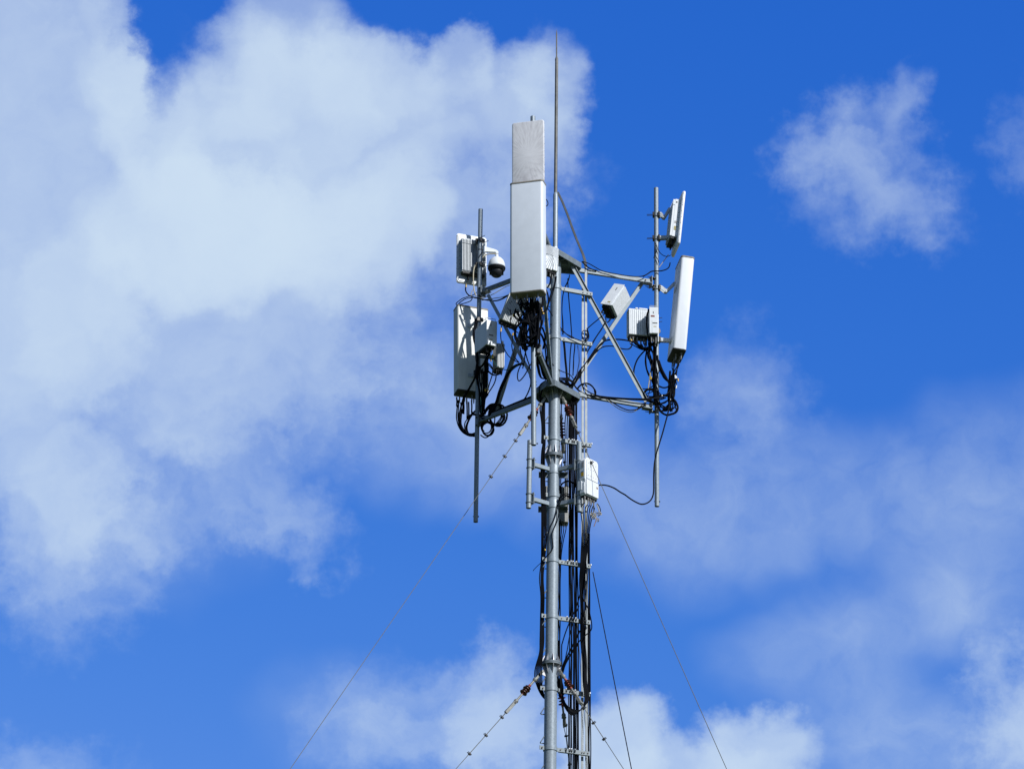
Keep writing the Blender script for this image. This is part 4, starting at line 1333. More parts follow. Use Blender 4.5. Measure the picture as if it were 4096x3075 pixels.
# left of the mast, full height
for k in range(6):
    x = 2162.5 + 3.4 * k
    xb = 2163 + 2.6 * k
    pts = [P(2168 + 2.2 * k, 1592, -10 + 6 * (k % 2)), P(2166 + 2.6 * k, 1680, -20), P(2172 + 1.8 * k, 1764, -18), P(2166 + 2.4 * k, 1815, -26 - 4 * (k % 3)), P(x + rnd.gauss(0, 1), 1930, -24), P(x + 4, 2030, -26),
           P(x + 4 + rnd.gauss(0, 1), 2160, -20), P(xb + 2, 2244, -8), P(xb - 3 + rnd.gauss(0, 1), 2310, -18), P(xb + 0.5, 2384, -24), P(xb - 1, 2470, -8), P(xb - 2 + rnd.gauss(0, 1), 2560, -24),
           P(2158 + 2.6 * k, 2610, -34), P(2141 + 5 * k, 2672, -36), P(2140 + 5.5 * k, 2712, -26), P(2152 + 3.4 * k, 2752, -4), P(2168 + 2 * k, 2782, 26), P(2186, 2800, 34)]
    o = MB().tube(spline(pts, 5), 2.2, 7).build('cable', 'black')
    tag(o, CG['leftrun'][0], 'cable', CG['leftrun'][1])
tag(MB().tube(spline(path('k', '590,290 560,320 535,340 500,372 460,412 440,440', -30), 5), 1.3, 6).build('loose_cable_end', 'black'), 'short black cable end with white tip sticking out left of the mast', 'cable')
# right-hand runs down the brackets
down('runa', [(2278 + 3.7 * i, 2274.5 + 4.0 * i) for i in range(4)], 1600, 3075, 2.0, 34)
down('runb', [(2287 + 5.2 * i, 2295.5 + 4.7 * i) for i in range(5)], 1585, 3075, 2.5, 46)
down('rund', [(2350 + 4.2 * i, 2353.5 + 4.4 * i) for i in range(3)], 2140, 3075, 2.2, 74, jit=1.0)
down('behind', [(2238 + 4 * i, 2232 + 2.5 * i) for i in range(3)], 2080, 2660, 2.0, 40, tail=False, jit=1.6)
down('behind', [(2240, 2238), (2246, 2244)], 1600, 1960, 2.2, 32, tail=False)
# cabinet cables
for i in range(7):
    x0 = 2326 + 9.0 * i
    tx = 2322 + 3.3 * i
    pts = [cab_ends[i % len(cab_ends)], P(x0 - 3, 2035, -60), P(2330 + 5.2 * i, 2100, -20), P(2326 + 4.2 * i, 2180, 20), P(2322 + 3.4 * i, 2260, 22), P(2318 + 3.8 * i, 2330, 34), P(tx + rnd.gauss(0, 2), 2420, 38),
           P(tx + rnd.gauss(0, 1), 2480, 28), P(2323 + 2.8 * i, 2560, 40), P(2330 + 2.6 * i, 2640, 36), P(2332 + 2.4 * i, 2720, 26), P(2338 + 2.8 * i, 2775, 18), P(2338 + 2.2 * i, 2805, 10),
           P(2325 - 3 * i, 2836 + 2.4 * i, 2), P(2297 - 3 * i, 2838 + 2.6 * i, -4), P(2266 - 2.5 * i, 2818 - 2 * i, -8), P(2247 + 1.0 * i, 2775 - 4 * i, 0), P(2241 + 1.2 * i, 2725, 14), P(2238 + 0.8 * i, 2680, 26), P(2234 + 1.0 * i, 2630, 36), P(2233 + 1.0 * i, 2560, 38)]
    o = MB().tube(spline(pts, 5), 2.1, 7).build('cable', 'black')
    tag(o, CG['loop' if i > 2 else 'runc'][0], 'cable', CG['loop' if i > 2 else 'runc'][1])
K('behind', 'l', 2.2, '768,420 775,500 772,570 790,650 800,700', 20, 30, n=3, jit=2)
K('stray', 'k', 2.2, '1065,740 1030,870 975,1010 920,1130 870,1260 830,1390 820,1440 820,1600', 6, 20, more=('l', '822,330 812,430 795,540 790,640', 22, 34))
K('stray', 'k', 2.0, '1050,900 1000,1030 960,1160 920,1330 895,1480 870,1600', 10, 24, more=('l', '845,340 815,420 790,500 780,600', 24, 34))
K('stray', 'k', 2.2, '1060,1230 1010,1350 950,1460 900,1560', 8, 20, n=2, jit=1.5, more=('l', '850,250 825,370 800,440 785,540 780,660', 22, 34))
K('stray', 'k', 2.2, '1080,1340 1040,1390 990,1450 930,1570', 4, 16, more=('l', '870,270 835,370 805,450 795,560 790,680', 18, 34))
K('stray', 'l', 2.1, '1040,0 980,80 900,190 850,300 830,370 800,430 790,520', 12, 24, n=2, jit=2)
K('stray', 'k', 2.1, '1060,600 1080,740 1120,840 1180,960 1200,1040 1215,1120 1218,1200 1190,1250 1140,1290 1090,1330 1060,1370', 8)
K('stray', 'k', 1.9, '1140,320 1155,500 1150,700 1140,880 1125,980 1110,1050', 20)
# cables over the front of the mast from the cabinet arm
K('stray', 'j', 2.0, '945,960 920,925 880,908 830,925 790,980 768,1060 750,1150 715,1260 670,1350 640,1450 615,1560 605,1630', -24, -30, label='black cable curling over the mast front below the cabinet')
K('stray', 'j', 2.0, '940,975 900,935 850,960 810,1010 785,1060 782,1150 760,1270 710,1390 693,1450 700,1560 705,1620', -24, -28, label='black cable curling over the mast front below the cabinet')
K('stray', 'k', 2.0, '705,110 700,140 680,180 640,225 600,262 570,300', -28, -24, label='black cable curling over the mast front below the cabinet')
coil('stray', 'j', 855, 975, 70, 48, 3, -22, 2.0, 10, label='small coil of black cable beside the mast below the rear unit')
K('stray', 'j', 3.0, '1030,800 985,775 930,748 880,748 835,770 808,805 800,850 808,900', 10, 30, label='thick black cable arching from the cabinet to the rear unit')
for i, e in enumerate(rear_ends):
    pts = [e, P(2238 + 8 * i, 2125, 80), P(2236 + 6 * i, 2160, 60), P(2236 + 3.4 * i, 2210, 44), P(2235 + 2.6 * i, 2260, 40)]
    tag(MB().tube(spline(pts, 5), 1.9, 7).build('cable', 'black'), 'black cable hanging from the rear finned unit behind the mast', 'cable', 'cables under the rear unit')
# long cable from the right antenna round to the cabinet
pts = path('h', '425,320 432,420 428,540 412,690 385,800 352,920 315,1040 288,1140 276,1230 272,1330 272,1440 264,1500 240,1545 200,1572 150,1578 90,1552 40,1520 0,1490', 180, 60) + path('j', '1600,890 1520,838 1440,806 1370,794 1318,797', 30, -40)
tag(MB().tube(spline(pts, 6), 2.9, 8).build('long_cable', 'black'), 'long black cable swinging from the right antenna down its pipe and across to the cabinet', 'cable')
# rope hank at the cabinet
rp = thing('rope_hank', 'tangled hank of pale rope hanging below the cabinet corner', 'rope', Q('j', 1255, 1260, -96))
for k in range(15):
    cx, cy, rr = [(1325, 1172, 28), (1318, 1178, 24), (1322, 1168, 20), (1245, 1185, 24), (1255, 1215, 26), (1228, 1200, 20), (1298, 1262, 20), (1262, 1160, 22), (1240, 1225, 22), (1270, 1190, 20),
                  (1250, 1200, 26), (1215, 1165, 16), (1210, 1190, 14), (1305, 1250, 14), (1265, 1225, 18)][k]
    c = Q('j', cx, cy, -96 + rnd.uniform(-5, 5))
    aa, qq, ph = rnd.uniform(0, 180), rnd.uniform(0.45, 1.0), rnd.uniform(0, 6)
    def rp_(t):
        x, y = math.cos(t) * rr, math.sin(t) * rr * qq
        w_ = 1 + 0.14 * math.sin(3 * t + ph)
        x, y = x * w_, y * w_
        return (RIGHT * (x * math.cos(R(aa)) - y * math.sin(R(aa))) + UP * (x * math.sin(R(aa)) + y * math.cos(R(aa))) + FWD * math.sin(2 * t + ph) * 7)
    pts = [c + rp_(2 * math.pi * j / 20) * (U / 3.32) for j in range(rnd.randint(18, 36))]
    MB().tube(pts, 1.35, 6).build('rope_turn', 'rope', rp)
MB().tube(path('j', '1285,1235 1268,1290 1248,1345', -98), 1.6, 6).build('rope_end', 'rust', rp)
MB().tube(spline(path('j', '1285,1050 1305,1100 1320,1150', -98), 5), 2.0, 6).build('rope_lead', 'beige', rp)
K('runc', 'j', 1.6, '1290,1040 1320,1080 1335,1140 1310,1210', -90, label='thin black cable beside the pale rope hank')

# ---- right sector
for i in range(8):
    K('rpipe', 'f', 2.9, '955,760 950,860 948,960 945,1060 943,1160 945,1250 950,1330 955,1400 968,1460', 176, 182, jit=3.4)
for i in range(4):
    q = 8 * i
    K('rloop', 'f', 2.4, f'955,1330 965,1420 {985 + q / 2},{1490 + q / 2} {1030 + q},{1540 + q / 2} {1090 + q},{1562 - i * 6} {1150 + q},{1535 - i * 4} {1186 - i * 7},1480 {1172 - i * 9},1425 {1125 - i * 6},1378 1070,{1352 + i * 3} 1000,{1358 + i * 3} 955,1372', 170, 172, jit=2.2)
K('rloop', 'f', 2.0, '960,1460 1010,1480 1060,1476 1090,1455 1105,1420', 172, jit=1)
K('rloop', 'f', 2.0, '945,1415 985,1440 1040,1435 1075,1405 1090,1375', 172, jit=1)
coil('rloop', 'f', 890, 1345, 62, 46, 3, 174, 2.0, 14, label='small coil of black cable where the right brace meets the lower arm')
K('rloop', 'f', 1.8, '815,1290 860,1290 900,1275 935,1250 950,1235', 172)
K('rloop', 'f', 1.8, '830,1375 860,1340 920,1320 950,1290', 170)
K('rloop', 'f', 1.8, '905,1110 900,1200 895,1290 880,1350 875,1400', 172, m='blue', label='thin blue cable hanging beside the right mounting pipe')
K('rloop', 'f', 2.0, '912,1030 905,1090 890,1180 880,1260 874,1295', 168, m='beige', label='pale beige cable hanging beside the right mounting pipe')
for i, e in enumerate(rr2_ends[:5]):
    pts = [e, P(*xy('f', 725 + 28 * i, 845 - i * 3), 172), P(*xy('f', 800 + 12 * i, 885), 176), P(*xy('f', 848, 893), 178)]
    tag(MB().tube(spline(pts, 5), 2.3, 7).build('cable', 'black'), CG['rru'][0], 'cable', CG['rru'][1])
for i, e in enumerate(rr3_ends):
    pts = [e, P(*xy('f', 915 + 12 * i, 825), 168), P(*xy('f', 930 + 7 * i, 870), 178), P(*xy('f', 940 + 5 * i, 960), 182)]
    tag(MB().tube(spline(pts, 5), 2.3, 7).build('cable', 'black'), CG['rru'][0], 'cable', CG['rru'][1])
K('rru', 'f', 3.0, '855,885 810,930 765,990 738,1060 728,1120 735,1170 765,1235 790,1270', 172, 178)
K('rru', 'f', 3.2, '856,890 845,960 843,1020 856,1090 880,1150 915,1195 945,1230', 172, 176, n=2, jit=2)
K('rru', 'f', 2.6, '862,890 890,940 925,1000 950,1060 958,1150 955,1250', 172, 178, n=2, jit=3)
K('rru', 'f', 2.6, '850,890 890,860 930,830 955,800', 168, 172, n=3, jit=3)
for i in range(4):
    K('rru', 'f', 1.9, f'{888 - i * 3},475 {868 - i * 2},530 {858 + i},600 {858 + i * 2},670 {868 + i * 2},740 {890 + i},790 {915},830', 128, 160, jit=0.8)
K('rbrace', 'f', 2.4, '120,1250 180,1150 250,1040 320,930 380,850 440,800 540,785 640,792 730,815 800,850 845,885', 52, 168, n=3, jit=2.6)
K('rbrace', 'f', 2.2, '300,960 360,900 420,860 500,850 560,862 620,880 680,880 712,850 716,800', 90, 158, n=2, jit=1.5)
K('rbrace', 'f', 2.2, '100,1225 170,1120 240,1030 300,940 340,880', 50, 84, n=2, jit=2)
K('rarm', 'f', 2.6, '60,1180 110,1240 170,1310 260,1355 400,1372 560,1386 700,1394 830,1396 930,1392 1010,1378 1075,1340 1105,1300', 40, 168, n=3, jit=1.6)
K('rarm', 'f', 2.4, '20,1200 90,1290 200,1350 330,1372 470,1384 620,1394 760,1400 880,1404 960,1410', 30, 182, n=2, jit=1.6)
K('rsag', 'f', 2.4, '200,1378 330,1388 450,1392 530,1440 600,1480 680,1508 760,1500 820,1470 850,1440', 58, 168)
K('rsag', 'f', 1.5, '440,1392 500,1440 570,1490 640,1518 710,1528 780,1495 830,1455', 90, 168, m='beige', label='thin beige cable sagging below the lower right frame arm')
K('rsag', 'f', 1.8, '740,1510 790,1475 830,1440 860,1425', 160)
for n_, (e, tx) in enumerate(zip(rr1_ends, ('430,520 370,575 310,625 265,665 250,690 262,730 255,770 215,800 150,800', '440,610 390,690 330,780 270,880 225,990 180,1110 140,1200 105,1260', '425,630 400,680 345,760 300,840 245,930 215,1020 195,1100 185,1180 205,1260 250,1310 330,1350 420,1372'))):
    pts = [e] + path('f', tx, 86, 56)
    tag(MB().tube(spline(pts, 5), 2.2, 7).build('cable', 'black'), CG['rtilt'][0], 'cable', CG['rtilt'][1])
K('rtop', 'd', 2.2, '590,985 640,1035 690,1075 740,1095 790,1105', 50, 84, n=2, jit=1)
K('rtop', 'd', 1.8, '595,982 680,1010 760,1055 850,1105 940,1130 1060,1152 1180,1172 1300,1184 1380,1180 1440,1162 1500,1120 1540,1108', 52, 184)
K('rtop', 'd', 2.2, '1400,1185 1460,1150 1510,1118 1560,1110 1640,1108 1710,1088 1748,1055 1762,1000', 176, 200)
K('raau', 'd', 1.5, '1605,825 1630,870 1680,908 1730,916 1770,900', 190)
K('raau', 'd', 1.6, '1740,890 1705,940 1660,1000 1615,1062', 196, 200, m='rope', label='pale thin cable below the topmost edge-on antenna')
K('raau', 'd', 1.5, '1560,735 1585,780 1588,830 1560,890 1545,940', 190, label='thin black cable wound round the right pipe')
K('raau', 'd', 1.5, '1570,770 1555,830 1560,890 1600,960 1612,1000', 190, label='thin black cable wound round the right pipe')
for i, e in enumerate(right_ends):
    sx = (1090, 1100, 1112, 1125, 1140, 1150)[i]
    pts = [e, P(*xy('f', sx + 12, 1190 + 8 * i), 176), P(*xy('f', sx, 1280), 176), P(*xy('f', sx - 12, 1380), 172), P(*xy('f', 1085 - 3 * i, 1460), 170), P(*xy('f', 1060 - 10 * i, 1520), 170)]
    tag(MB().tube(spline(pts, 5), 2.3, 7).build('jumper_cable', 'black'), CG['rjump'][0], 'cable', CG['rjump'][1])
K('rjump', 'f', 2.3, '970,950 985,1030 1010,1110 1050,1180 1100,1220 1140,1215 1172,1190', 176, n=3, jit=3)
K('rjump', 'f', 2.3, '985,1000 1010,1090 1060,1180 1090,1240 1110,1290', 176, n=2, jit=3)
K('rjump', 'f', 2.2, '1128,1130 1122,1220 1108,1310 1095,1400 1092,1470 1110,1520', 176, n=4, jit=3)
K('rjump', 'f', 2.2, '1160,1130 1150,1230 1128,1320 1105,1380 1060,1420 1000,1440 960,1430', 176, n=2, jit=2)
K('rloop', 'f', 2.2, '830,1370 880,1402 940,1405 1000,1396 1050,1378', 172, n=2, jit=2)
coil('rloop', 'f', 905, 1330, 70, 44, 2, 178, 2.2, 12, a0=70, label='small coil of black cable where the right brace meets the lower arm')
K('rjump', 'f', 3.0, '985,1262 1030,1278 1075,1270 1110,1235', 176)
K('rjump', 'f', 4.2, '1100,1110 1095,1190 1090,1260 1086,1330 1080,1370', 180)
# ---- between mast and rails
K('mid', 'g', 2.0, '905,0 892,60 850,150 828,260 822,400 828,520 832,660', 30, 26, n=2, jit=2)
K('mid', 'g', 2.0, '890,40 893,160 905,320 918,460 928,600 932,700 918,850 910,1000 905,1140', 34, 40)
K('mid', 'g', 4.0, '845,735 855,830 862,930 872,1030 878,1110 888,1190', 26, 40)
K('mid', 'g', 2.0, '968,705 968,800 958,900 955,1000 948,1110', 38, 44, n=2, jit=2)
K('mid', 'g', 0.9, '990,780 1005,860 1008,960 990,1060 980,1150', 44, m='blue', n=2, jit=3, label='very thin blue cable hanging between the mast and the rails')
K('mid', 'g', 2.0, '665,365 720,450 770,530 840,620 910,680 990,712 1060,735 1100,725 1122,690 1118,640 1100,590', -26, 60)
K('mid', 'g', 1.6, '690,548 740,550 800,600 870,650 960,695', -22, 30)
coil('mid', 'g', 1078, 655, 36, 46, 4, 60, 1.1, 8, m='blue', label='small hank of thin blue wire tied to the rails')
K('mid', 'g', 1.8, '708,970 760,1030 830,1068 890,1090 930,1120 950,1150', -24, 10)
for i, (cy, rx, ry) in enumerate(((1165, 80, 22), (1178, 72, 26), (1190, 88, 24), (1172, 60, 18))):
    K('hexc', 'g', 2.0, f'720,{cy - 50} 780,{cy - 30 + i * 4} {860 + rx / 3},{cy - ry} {930 + i * 5},{cy + 4} {945 - i * 6},{cy + 36} 900,{cy + 44 - i * 4} 840,{cy + 20} 800,{cy + 2}', -20, 30)
K('hexc', 'g', 2.6, '990,1265 1010,1235 1050,1205 1100,1200 1145,1222 1175,1260 1188,1292 1192,1335', 60, 66, n=2, jit=2.4)
K('hexc', 'g', 2.4, '880,1180 900,1210 930,1222 960,1190 985,1140', 36, 46, n=3, jit=3)
for x in (860, 880, 900, 918, 935, 958, 972):
    K('hexd', 'g', 2.2, f'{x},1430 {x + 4},1520 {x - 3},1640 {x - 4},1800 {x - 1},1950 {x - 3},2120 {x - 2},2350', 30, 42, jit=1.5)
K('hexd', 'g', 2.2, '590,1400 592,1500 604,1600 612,1720 608,1860', -14, -20, n=3, jit=2)
# ---- front cluster
fb = [P(*xy('g', x, y), d) for x, y, d in ((520, 420, -448), (510, 520, -452), (512, 640, -452), (520, 740, -450))]
for i, e in enumerate(front_ends):
    pts = [e] + [p + Vector((rnd.gauss(0, 1), rnd.gauss(0, 1), 0)) * 9 * U for p in fb]
    tag(MB().tube(spline(pts, 6), 2.5, 7).build('jumper_cable', 'black'), CG['fjump'][0], 'cable', CG['fjump'][1])
K('fbun', 'g', 3.2, '470,260 480,400 495,520 505,640 515,740 535,830 570,910 620,1000 650,1090 672,1160', -452, -110, n=7, jit=7)
K('fbun', 'g', 3.6, '560,300 570,420 568,540 560,640 548,740 545,800', -456, n=6, jit=6)
K('fbun', 'g', 3.4, '520,300 515,400 520,500 515,600 508,700', -450, n=7, jit=7)
K('fbun', 'g', 4.4, '400,600 390,680 400,760 420,830', -440, n=4, jit=5)
coil('fcoil', 'g', 425, 655, 122, 138, 3, -458, 2.6, 14)
coil('fcoil', 'g', 410, 640, 100, 118, 3, -462, 2.4, 16, a0=40)
K('fjump', 'g', 2.4, '460,300 450,380 440,470 430,560 425,640', -468, n=3, jit=4)
K('fjump', 'g', 2.4, '380,310 385,400 430,480 480,540 505,600', -460, n=3, jit=4)
K('fbun', 'g', 3.0, '620,250 610,330 590,420 575,500 560,580', -440, n=3, jit=4)
coil('fcoil', 'g', 440, 660, 80, 128, 2, -452, 2.6, 14, a0=90)
K('fjump', 'g', 2.3, '315,390 330,430 380,490 450,550 500,600 530,650 545,700', -462, -452, n=2, jit=2)
K('fjump', 'g', 2.2, '440,370 420,410 370,460 330,510 305,570 300,640 315,720 350,780', -464)
K('fjump', 'g', 2.3, '450,360 460,420 490,490 520,540', -464)
K('fjump', 'g', 2.4, '575,330 600,370 618,440 616,510 600,570 575,610 555,640', -462, n=2, jit=2)
K('fjump', 'g', 2.2, '395,680 420,740 470,755 520,740', -456)
K('fjump', 'g', 2.0, '250,380 262,450 255,520 270,590 305,620 340,640', -440)
K('farm', 'g', 2.3, '600,580 625,640 635,700 625,760 610,820', -440, -380, n=2, jit=2)
K('farm', 'g', 2.3, '560,620 600,680 630,760 645,850 650,960 660,1060 690,1140', -440, -90, n=3, jit=4)
K('farm', 'g', 2.3, '540,940 560,1020 575,1090 600,1140 640,1150', -360, -110, n=3, jit=3)
K('farm', 'g', 2.0, '575,790 600,860 630,940 665,1000 700,1040', -400, -90, n=2, jit=3)
K('farm', 'g', 2.2, '360,800 375,900 380,960 345,1050 332,1110 338,1160 360,1168 410,1110 455,1030 500,950 535,880 550,800 548,720', -440)
K('farm', 'g', 2.4, '425,800 420,850 440,930 460,990 470,1040', -436, -300)
K('farm', 'g', 2.2, '430,820 415,880 405,960 390,1030', -436, -300)
K('farm', 'g', 1.2, '668,400 640,480 632,540 648,600 640,640', -150, m='beige', label='thin yellow-green earth wire on the front brace')
for yy in (690, 1010, 1270, 1550):
    b = MB().tube([Q('s', 745 + yy * 0.04, yy, -210), Q('s', 830 + yy * 0.05, yy + 2, -200), Q('s', 770 + yy * 0.04, yy + 80, -205)], 1.2, 6)
    tag(b.build('cable_tie', 'black'), 'black cable tie round the pale front brace', 'cable tie', 'cable ties on the front brace')
K('rr7', 'g', 2.3, '745,20 735,110 700,220 665,320 640,390 600,420', -120, -420, n=2, jit=3)
K('rr7', 'g', 2.3, '650,160 668,230 670,310 650,380 610,430', -300, -440, n=2, jit=3)
K('rr7', 'g', 2.2, '700,30 690,90 660,140', -140, -260, n=2, jit=2)
K('rr7', 'a', 1.6, '1445,-8 1462,20 1468,50 1455,78 1418,84', -470, label='thin black cable loop sticking out right of the tall panel')
# ---- left cluster
K('larm', 'g', 4.6, '20,1560 60,1490 100,1400 130,1300 170,1200 220,1100 280,1030 340,990 390,985 440,1020 468,1070 478,1130', 250, 120, n=3, jit=2.4)
K('larm', 'g', 2.6, '478,1130 480,1200 465,1260 440,1320 410,1370 370,1405', 110, 150)
K('larm', 'g', 4.0, '560,1310 480,1350 400,1385 300,1425 200,1465 120,1500 40,1540', 60, 262, n=3, jit=2.0)
for tx, d0, d1, n_ in (('215,1200 208,1280 207,1340 222,1410 255,1465 300,1500 350,1518 400,1512', 366, 318, 2), ('240,1210 226,1270 216,1330 224,1395 250,1450 290,1490 340,1508 400,1502', 366, 318, 2),
                        ('258,1260 236,1300 226,1360 240,1430 280,1480 330,1505 400,1498', 360, 318, 1), ('385,1255 335,1318 303,1385 296,1440 312,1492 345,1516 395,1522', 330, 318, 2),
                        ('372,1270 330,1325 292,1380 287,1430 300,1470 330,1500 395,1490', 330, 318, 1), ('300,1330 340,1300 380,1290 430,1300 480,1312', 350, 290, 2)):
    K('lloop', 'b', 2.3, tx, d0, d1, n=n_, jit=1.4)
# taped jumper tails hanging below the sockets
for x, y0, y1 in ((196, 1120, 1215), (212, 1150, 1225), (258, 1150, 1285), (268, 1160, 1290), (300, 1160, 1345), (318, 1170, 1350), (348, 1150, 1280)):
    K('ljump', 'b', 3.0, f'{x},{y0} {x + 3},{(y0 + y1) / 2} {x + rnd.uniform(-4, 6)},{y1 - 10} {x + 4},{y1}', 360)
K('lpipe', 'b', 3.2, '398,330,300 378,400,290 368,470,280 376,540,270 392,600,262 400,660,258 408,740,262 404,830,272 385,910,286 350,980,300 310,1050,318 280,1100,330 262,1150,340 252,1200,350', n=5, jit=2.6)
K('lpipe', 'b', 2.6, '410,800 415,880 420,960 435,1040 440,1130 445,1230 450,1320', 292, n=3, jit=3)
K('lpipe', 'b', 2.4, '470,830 480,930 475,1040 470,1140 465,1240 462,1330', 285, n=3, jit=3)
K('lru', 'b', 2.2, '490,760 495,880 490,1000 480,1120 465,1250 460,1340', 262, 280, n=3, jit=4)
K('lru', 'b', 2.2, '600,890 596,930 580,980 545,1040 505,1100 478,1170 465,1260 460,1330', 262, 282)
K('lru', 'b', 2.2, '565,830 560,890 535,970 510,1060 480,1160 470,1250', 258, 282)
K('lru', 'b', 1.5, '535,650 545,700 575,760 620,810 680,838 740,838 790,815 840,772', 220, 160, m='green', label='thin green cable curving from the left radio unit to the frame')
K('lru', 'b', 1.5, '440,1120 445,1200 448,1280', 270, m='green', label='short green cable beside the left mounting pipe')
K('lru', 'b', 2.2, '515,640 500,720 470,790 430,830 408,880', 220, 280, n=2, jit=3)
K('lru', 'b', 2.2, '490,800 520,850 560,885 600,895 635,880 645,850', 240, 262, n=2, jit=3)
K('lru', 'b', 2.0, '660,370 650,430 645,480 655,560 680,620 720,690 770,735 830,768', 120, 130, label='black cable with yellow tag hanging from the tilted left radio')
K('lru', 'b', 2.0, '770,480 765,540 760,600 780,690 810,740 835,765', 110, 130, label='black cable hanging behind the crossed left braces')
K('lru', 'b', 2.0, '500,720 505,770 540,800 560,830', 230, m='black', n=2, jit=4)
coil('lcoil', 'b', 622, 1305, 96, 118, 3, 268, 2.3, 14)
coil('lcoil', 'b', 600, 1300, 78, 100, 2, 272, 2.3, 14, a0=80)
coil('lcoil', 'b', 515, 1445, 62, 74, 3, 286, 2.3, 16)
coil('lcoil', 'b', 500, 1425, 52, 62, 2, 290, 2.2, 12, a0=120)
K('lcoil', 'b', 2.4, '560,1250 585,1310 580,1400 560,1460 520,1520 480,1532 440,1505', 280)
K('lloop', 'b', 2.4, '380,1262 330,1330 297,1400 290,1450 305,1495', 330, n=2, jit=2.4)
K('lloop', 'b', 2.4, '360,1300 420,1302 480,1310 530,1318', 300, n=2, jit=2)
K('ltop', 'a', 2.4, '375,1160 372,1190 385,1230 420,1268 470,1288 530,1302', 340, 296)
K('ltop', 'a', 1.6, '480,1300 560,1308 640,1290 740,1250 840,1190 920,1145 975,1128', 290, 240, m='beige', label='thin beige cable lying along the upper left arm')
K('ltop', 'a', 1.6, '590,1332 680,1318 780,1302 860,1290 935,1262', 290, 200, m='beige', label='thin beige cable below the upper left arm')
K('ltop', 'a', 2.2, '470,1290 560,1310 660,1330 760,1338 840,1318 900,1285 940,1262', 290, 190, n=2, jit=1.2)
K('ltop', 'a', 1.8, '520,1225 480,1260 400,1285 330,1310 280,1345 248,1375 255,1392 290,1385', 310, 370)
K('ltop', 'a', 1.8, '460,1300 380,1310 320,1345 285,1375 262,1400', 310, 370)
K('ltop', 'a', 1.8, '465,1300 440,1340 380,1365 310,1385 270,1398', 310, 370)
K('ltop', 'a', 2.2, '790,718 720,716 650,728 590,770 530,830 492,890 478,960 476,1060 482,1150 492,1220 515,1278', 318, 292, m='beige', label='beige cable curving from the dome camera down the left pipe')
K('ltop', 'a', 1.8, '600,690 575,720 545,770', 292, label='short black cable behind the dome camera bracket')
K('ltop', 'a', 1.5, '480,1185 455,1220 445,1262 450,1280', 320, m='rope', label='short pale cable hanging left of the left pipe')
def tangle(key, w, spine, n, j, dy, dy1, r=2.3):
    sp_ = [tuple(float(v) for v in t.split(',')) for t in spine.split()]
    for _ in range(n):
        ph, fr_ = rnd.uniform(0, 6.3), rnd.uniform(0.7, 1.7)
        pts = []
        for i, (x, y) in enumerate(sp_):
            k = i / (len(sp_) - 1)
            q = Q(w, x, y, dy + (dy1 - dy) * k)
            e = 0.55 + 0.45 * math.sin(math.pi * k)
            pts.append(q + (RIGHT * (math.sin(ph + fr_ * i) * 0.8 + rnd.gauss(0, 0.35)) + UP * rnd.gauss(0, 0.3) + FWD * (math.cos(ph + fr_ * i) + rnd.gauss(0, 0.3))) * j * e * U)
        o = MB().tube(spline(pts, 6), r * rnd.uniform(0.85, 1.25), 7).build('cable', 'black')
        tag(o, CG[key][0], 'cable', CG[key][1])
tangle('fbun', 'g', '400,235 405,330 420,430 450,530 470,630 490,720 505,790', 7, 24, -456, -450)
tangle('fbun', 'g', '530,235 525,330 515,430 520,530 515,630 512,720 515,800', 5, 18, -458, -448)
tangle('fjump', 'g', '330,380 345,460 380,540 400,630 440,720 490,770', 5, 14, -458, -446)
tangle('rpipe', 'f', '890,770 885,860 905,960 930,1080 938,1200 945,1320 958,1430', 7, 12, 166, 176)
tangle('rru', 'f', '740,800 790,850 850,885 910,850 950,800', 5, 8, 166, 170)
tangle('rloop', 'f', '950,1370 1000,1440 1075,1500 1130,1450 1110,1350 1105,1250 1120,1150', 5, 11, 172, 176)
tangle('rloop', 'f', '840,1330 880,1290 940,1300 985,1350 960,1410 890,1420 845,1385', 3, 8, 172, 176, 2.0)
tangle('lru', 'b', '535,640 515,740 500,850 482,980 470,1100 462,1240 458,1335', 7, 9, 250, 284)
tangle('lcoil', 'b', '462,1330 530,1385 600,1400 668,1335 650,1240 575,1195 500,1240 470,1300', 4, 9, 274, 276)
tangle('lloop', 'b', '245,1170 228,1290 232,1390 290,1470 360,1500 405,1470', 3, 10, 356, 320)
tangle('lpipe', 'b', '400,360 382,470 392,600 408,740 400,860 412,980 440,1120 448,1300', 3, 6, 288, 288)
tangle('hexd', 'g', '640,1165 600,1230 580,1330 585,1450', 3, 8, -60, -10)
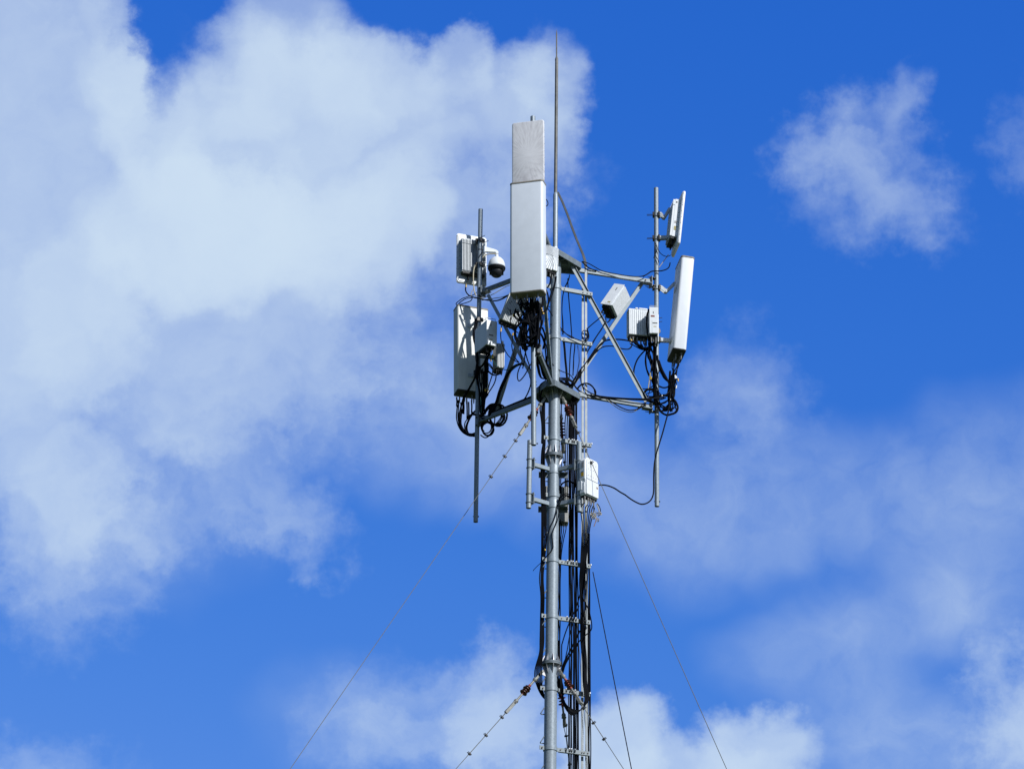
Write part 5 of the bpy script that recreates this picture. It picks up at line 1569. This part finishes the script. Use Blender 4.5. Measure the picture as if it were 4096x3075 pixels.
# yellow tags and tape on the cables
def ctag(w, x0, y0, x1, y1, dy, m='yellow', r=3.2, label='small yellow marker tag on a black cable'):
    o = MB().cyl(Q(w, x0, y0, dy), Q(w, x1, y1, dy), r, n=8).build('cable_tag', m)
    tag(o, label, 'cable tag', 'marker tags on the cables')
for a in (('b', 650, 415, 648, 452, 118), ('b', 560, 685, 564, 718, 214), ('b', 537, 630, 540, 655, 214), ('b', 545, 730, 548, 755, 222), ('b', 775, 465, 768, 490, 108), ('s', 700, 455, 712, 480, -464), ('s', 716, 505, 722, 530, -464),
          ('s', 738, 560, 740, 590, -464), ('s', 70, 590, 74, 645, -440), ('f', 702, 785, 704, 810, 154), ('f', 1180, 1185, 1182, 1215, 172), ('b', 488, 1040, 489, 1062, 262), ('b', 516, 1030, 517, 1052, 262), ('a', 378, 1122, 379, 1162, 338),
          ('k', 596, 152, 603, 170, -26), ('f', 905, 1165, 900, 1195, 166)):
    ctag(*a)
for a in (('f', 1150, 1150, 1152, 1185, 170), ('f', 1163, 1160, 1165, 1185, 170), ('f', 1165, 1255, 1160, 1285, 170), ('r', 1225, 670, 1240, 720, 166), ('r', 1480, 740, 1505, 825, 166), ('s', 403, 380, 408, 440, -466), ('s', 280, 460, 300, 515, -466), ('s', 158, 465, 166, 520, -464), ('s', 360, 420, 375, 470, -464)):
    ctag(*a, m='radomew', r=2.6, label='small white tape band on a black cable')
NEST = dict(cover_door=('front_cover',), slot=('front_cover',), sticker=('front_cover', 'electronics_box', 'side_latch_plate'), handle=('housing',), cooling_fins=('housing', 'electronics_box'),
            fan_fins=('housing',), fin_bridge=('housing',), top_tab=('housing',), connector=('connector_cover', 'bottom_cap', 'connector_plate'), box_flange=('electronics_box',),
            insulator_shed=('insulator_core',), flange_bolt=('flange',), clip_screw=('cable_clip',), pivot_bolt=('hinge_arm',), bolt=('bracket_arm', 'frame_arm', 'rear_plate'),
            cover_screws=('upper_cover',), cover_joint=('upper_cover',), edge_screws=('back_plate',), socket_pin=('wedge_socket',), collar_web=('collar_skirt',), lens_ball=('yoke',), rod_tip=('rod_tube',), grub_screw=('rod_tube',), rail_hole=('rail_strip',))
def mid(o):
    return sum((Vector(v) for v in o.bound_box), Vector()) / 8
for root in [o for o in sc.objects if o.parent is None]:
    kids = list(root.children)
    by = {}
    for k in kids:
        by.setdefault(k.name.split('.')[0], []).append(k)
    for k in kids:
        for host in NEST.get(k.name.split('.')[0], ()):
            if host in by:
                k.parent = min(by[host], key=lambda h: (mid(h) - mid(k)).length)
                break
for o in sc.objects:
    if '_at' in o:
        del o['_at']
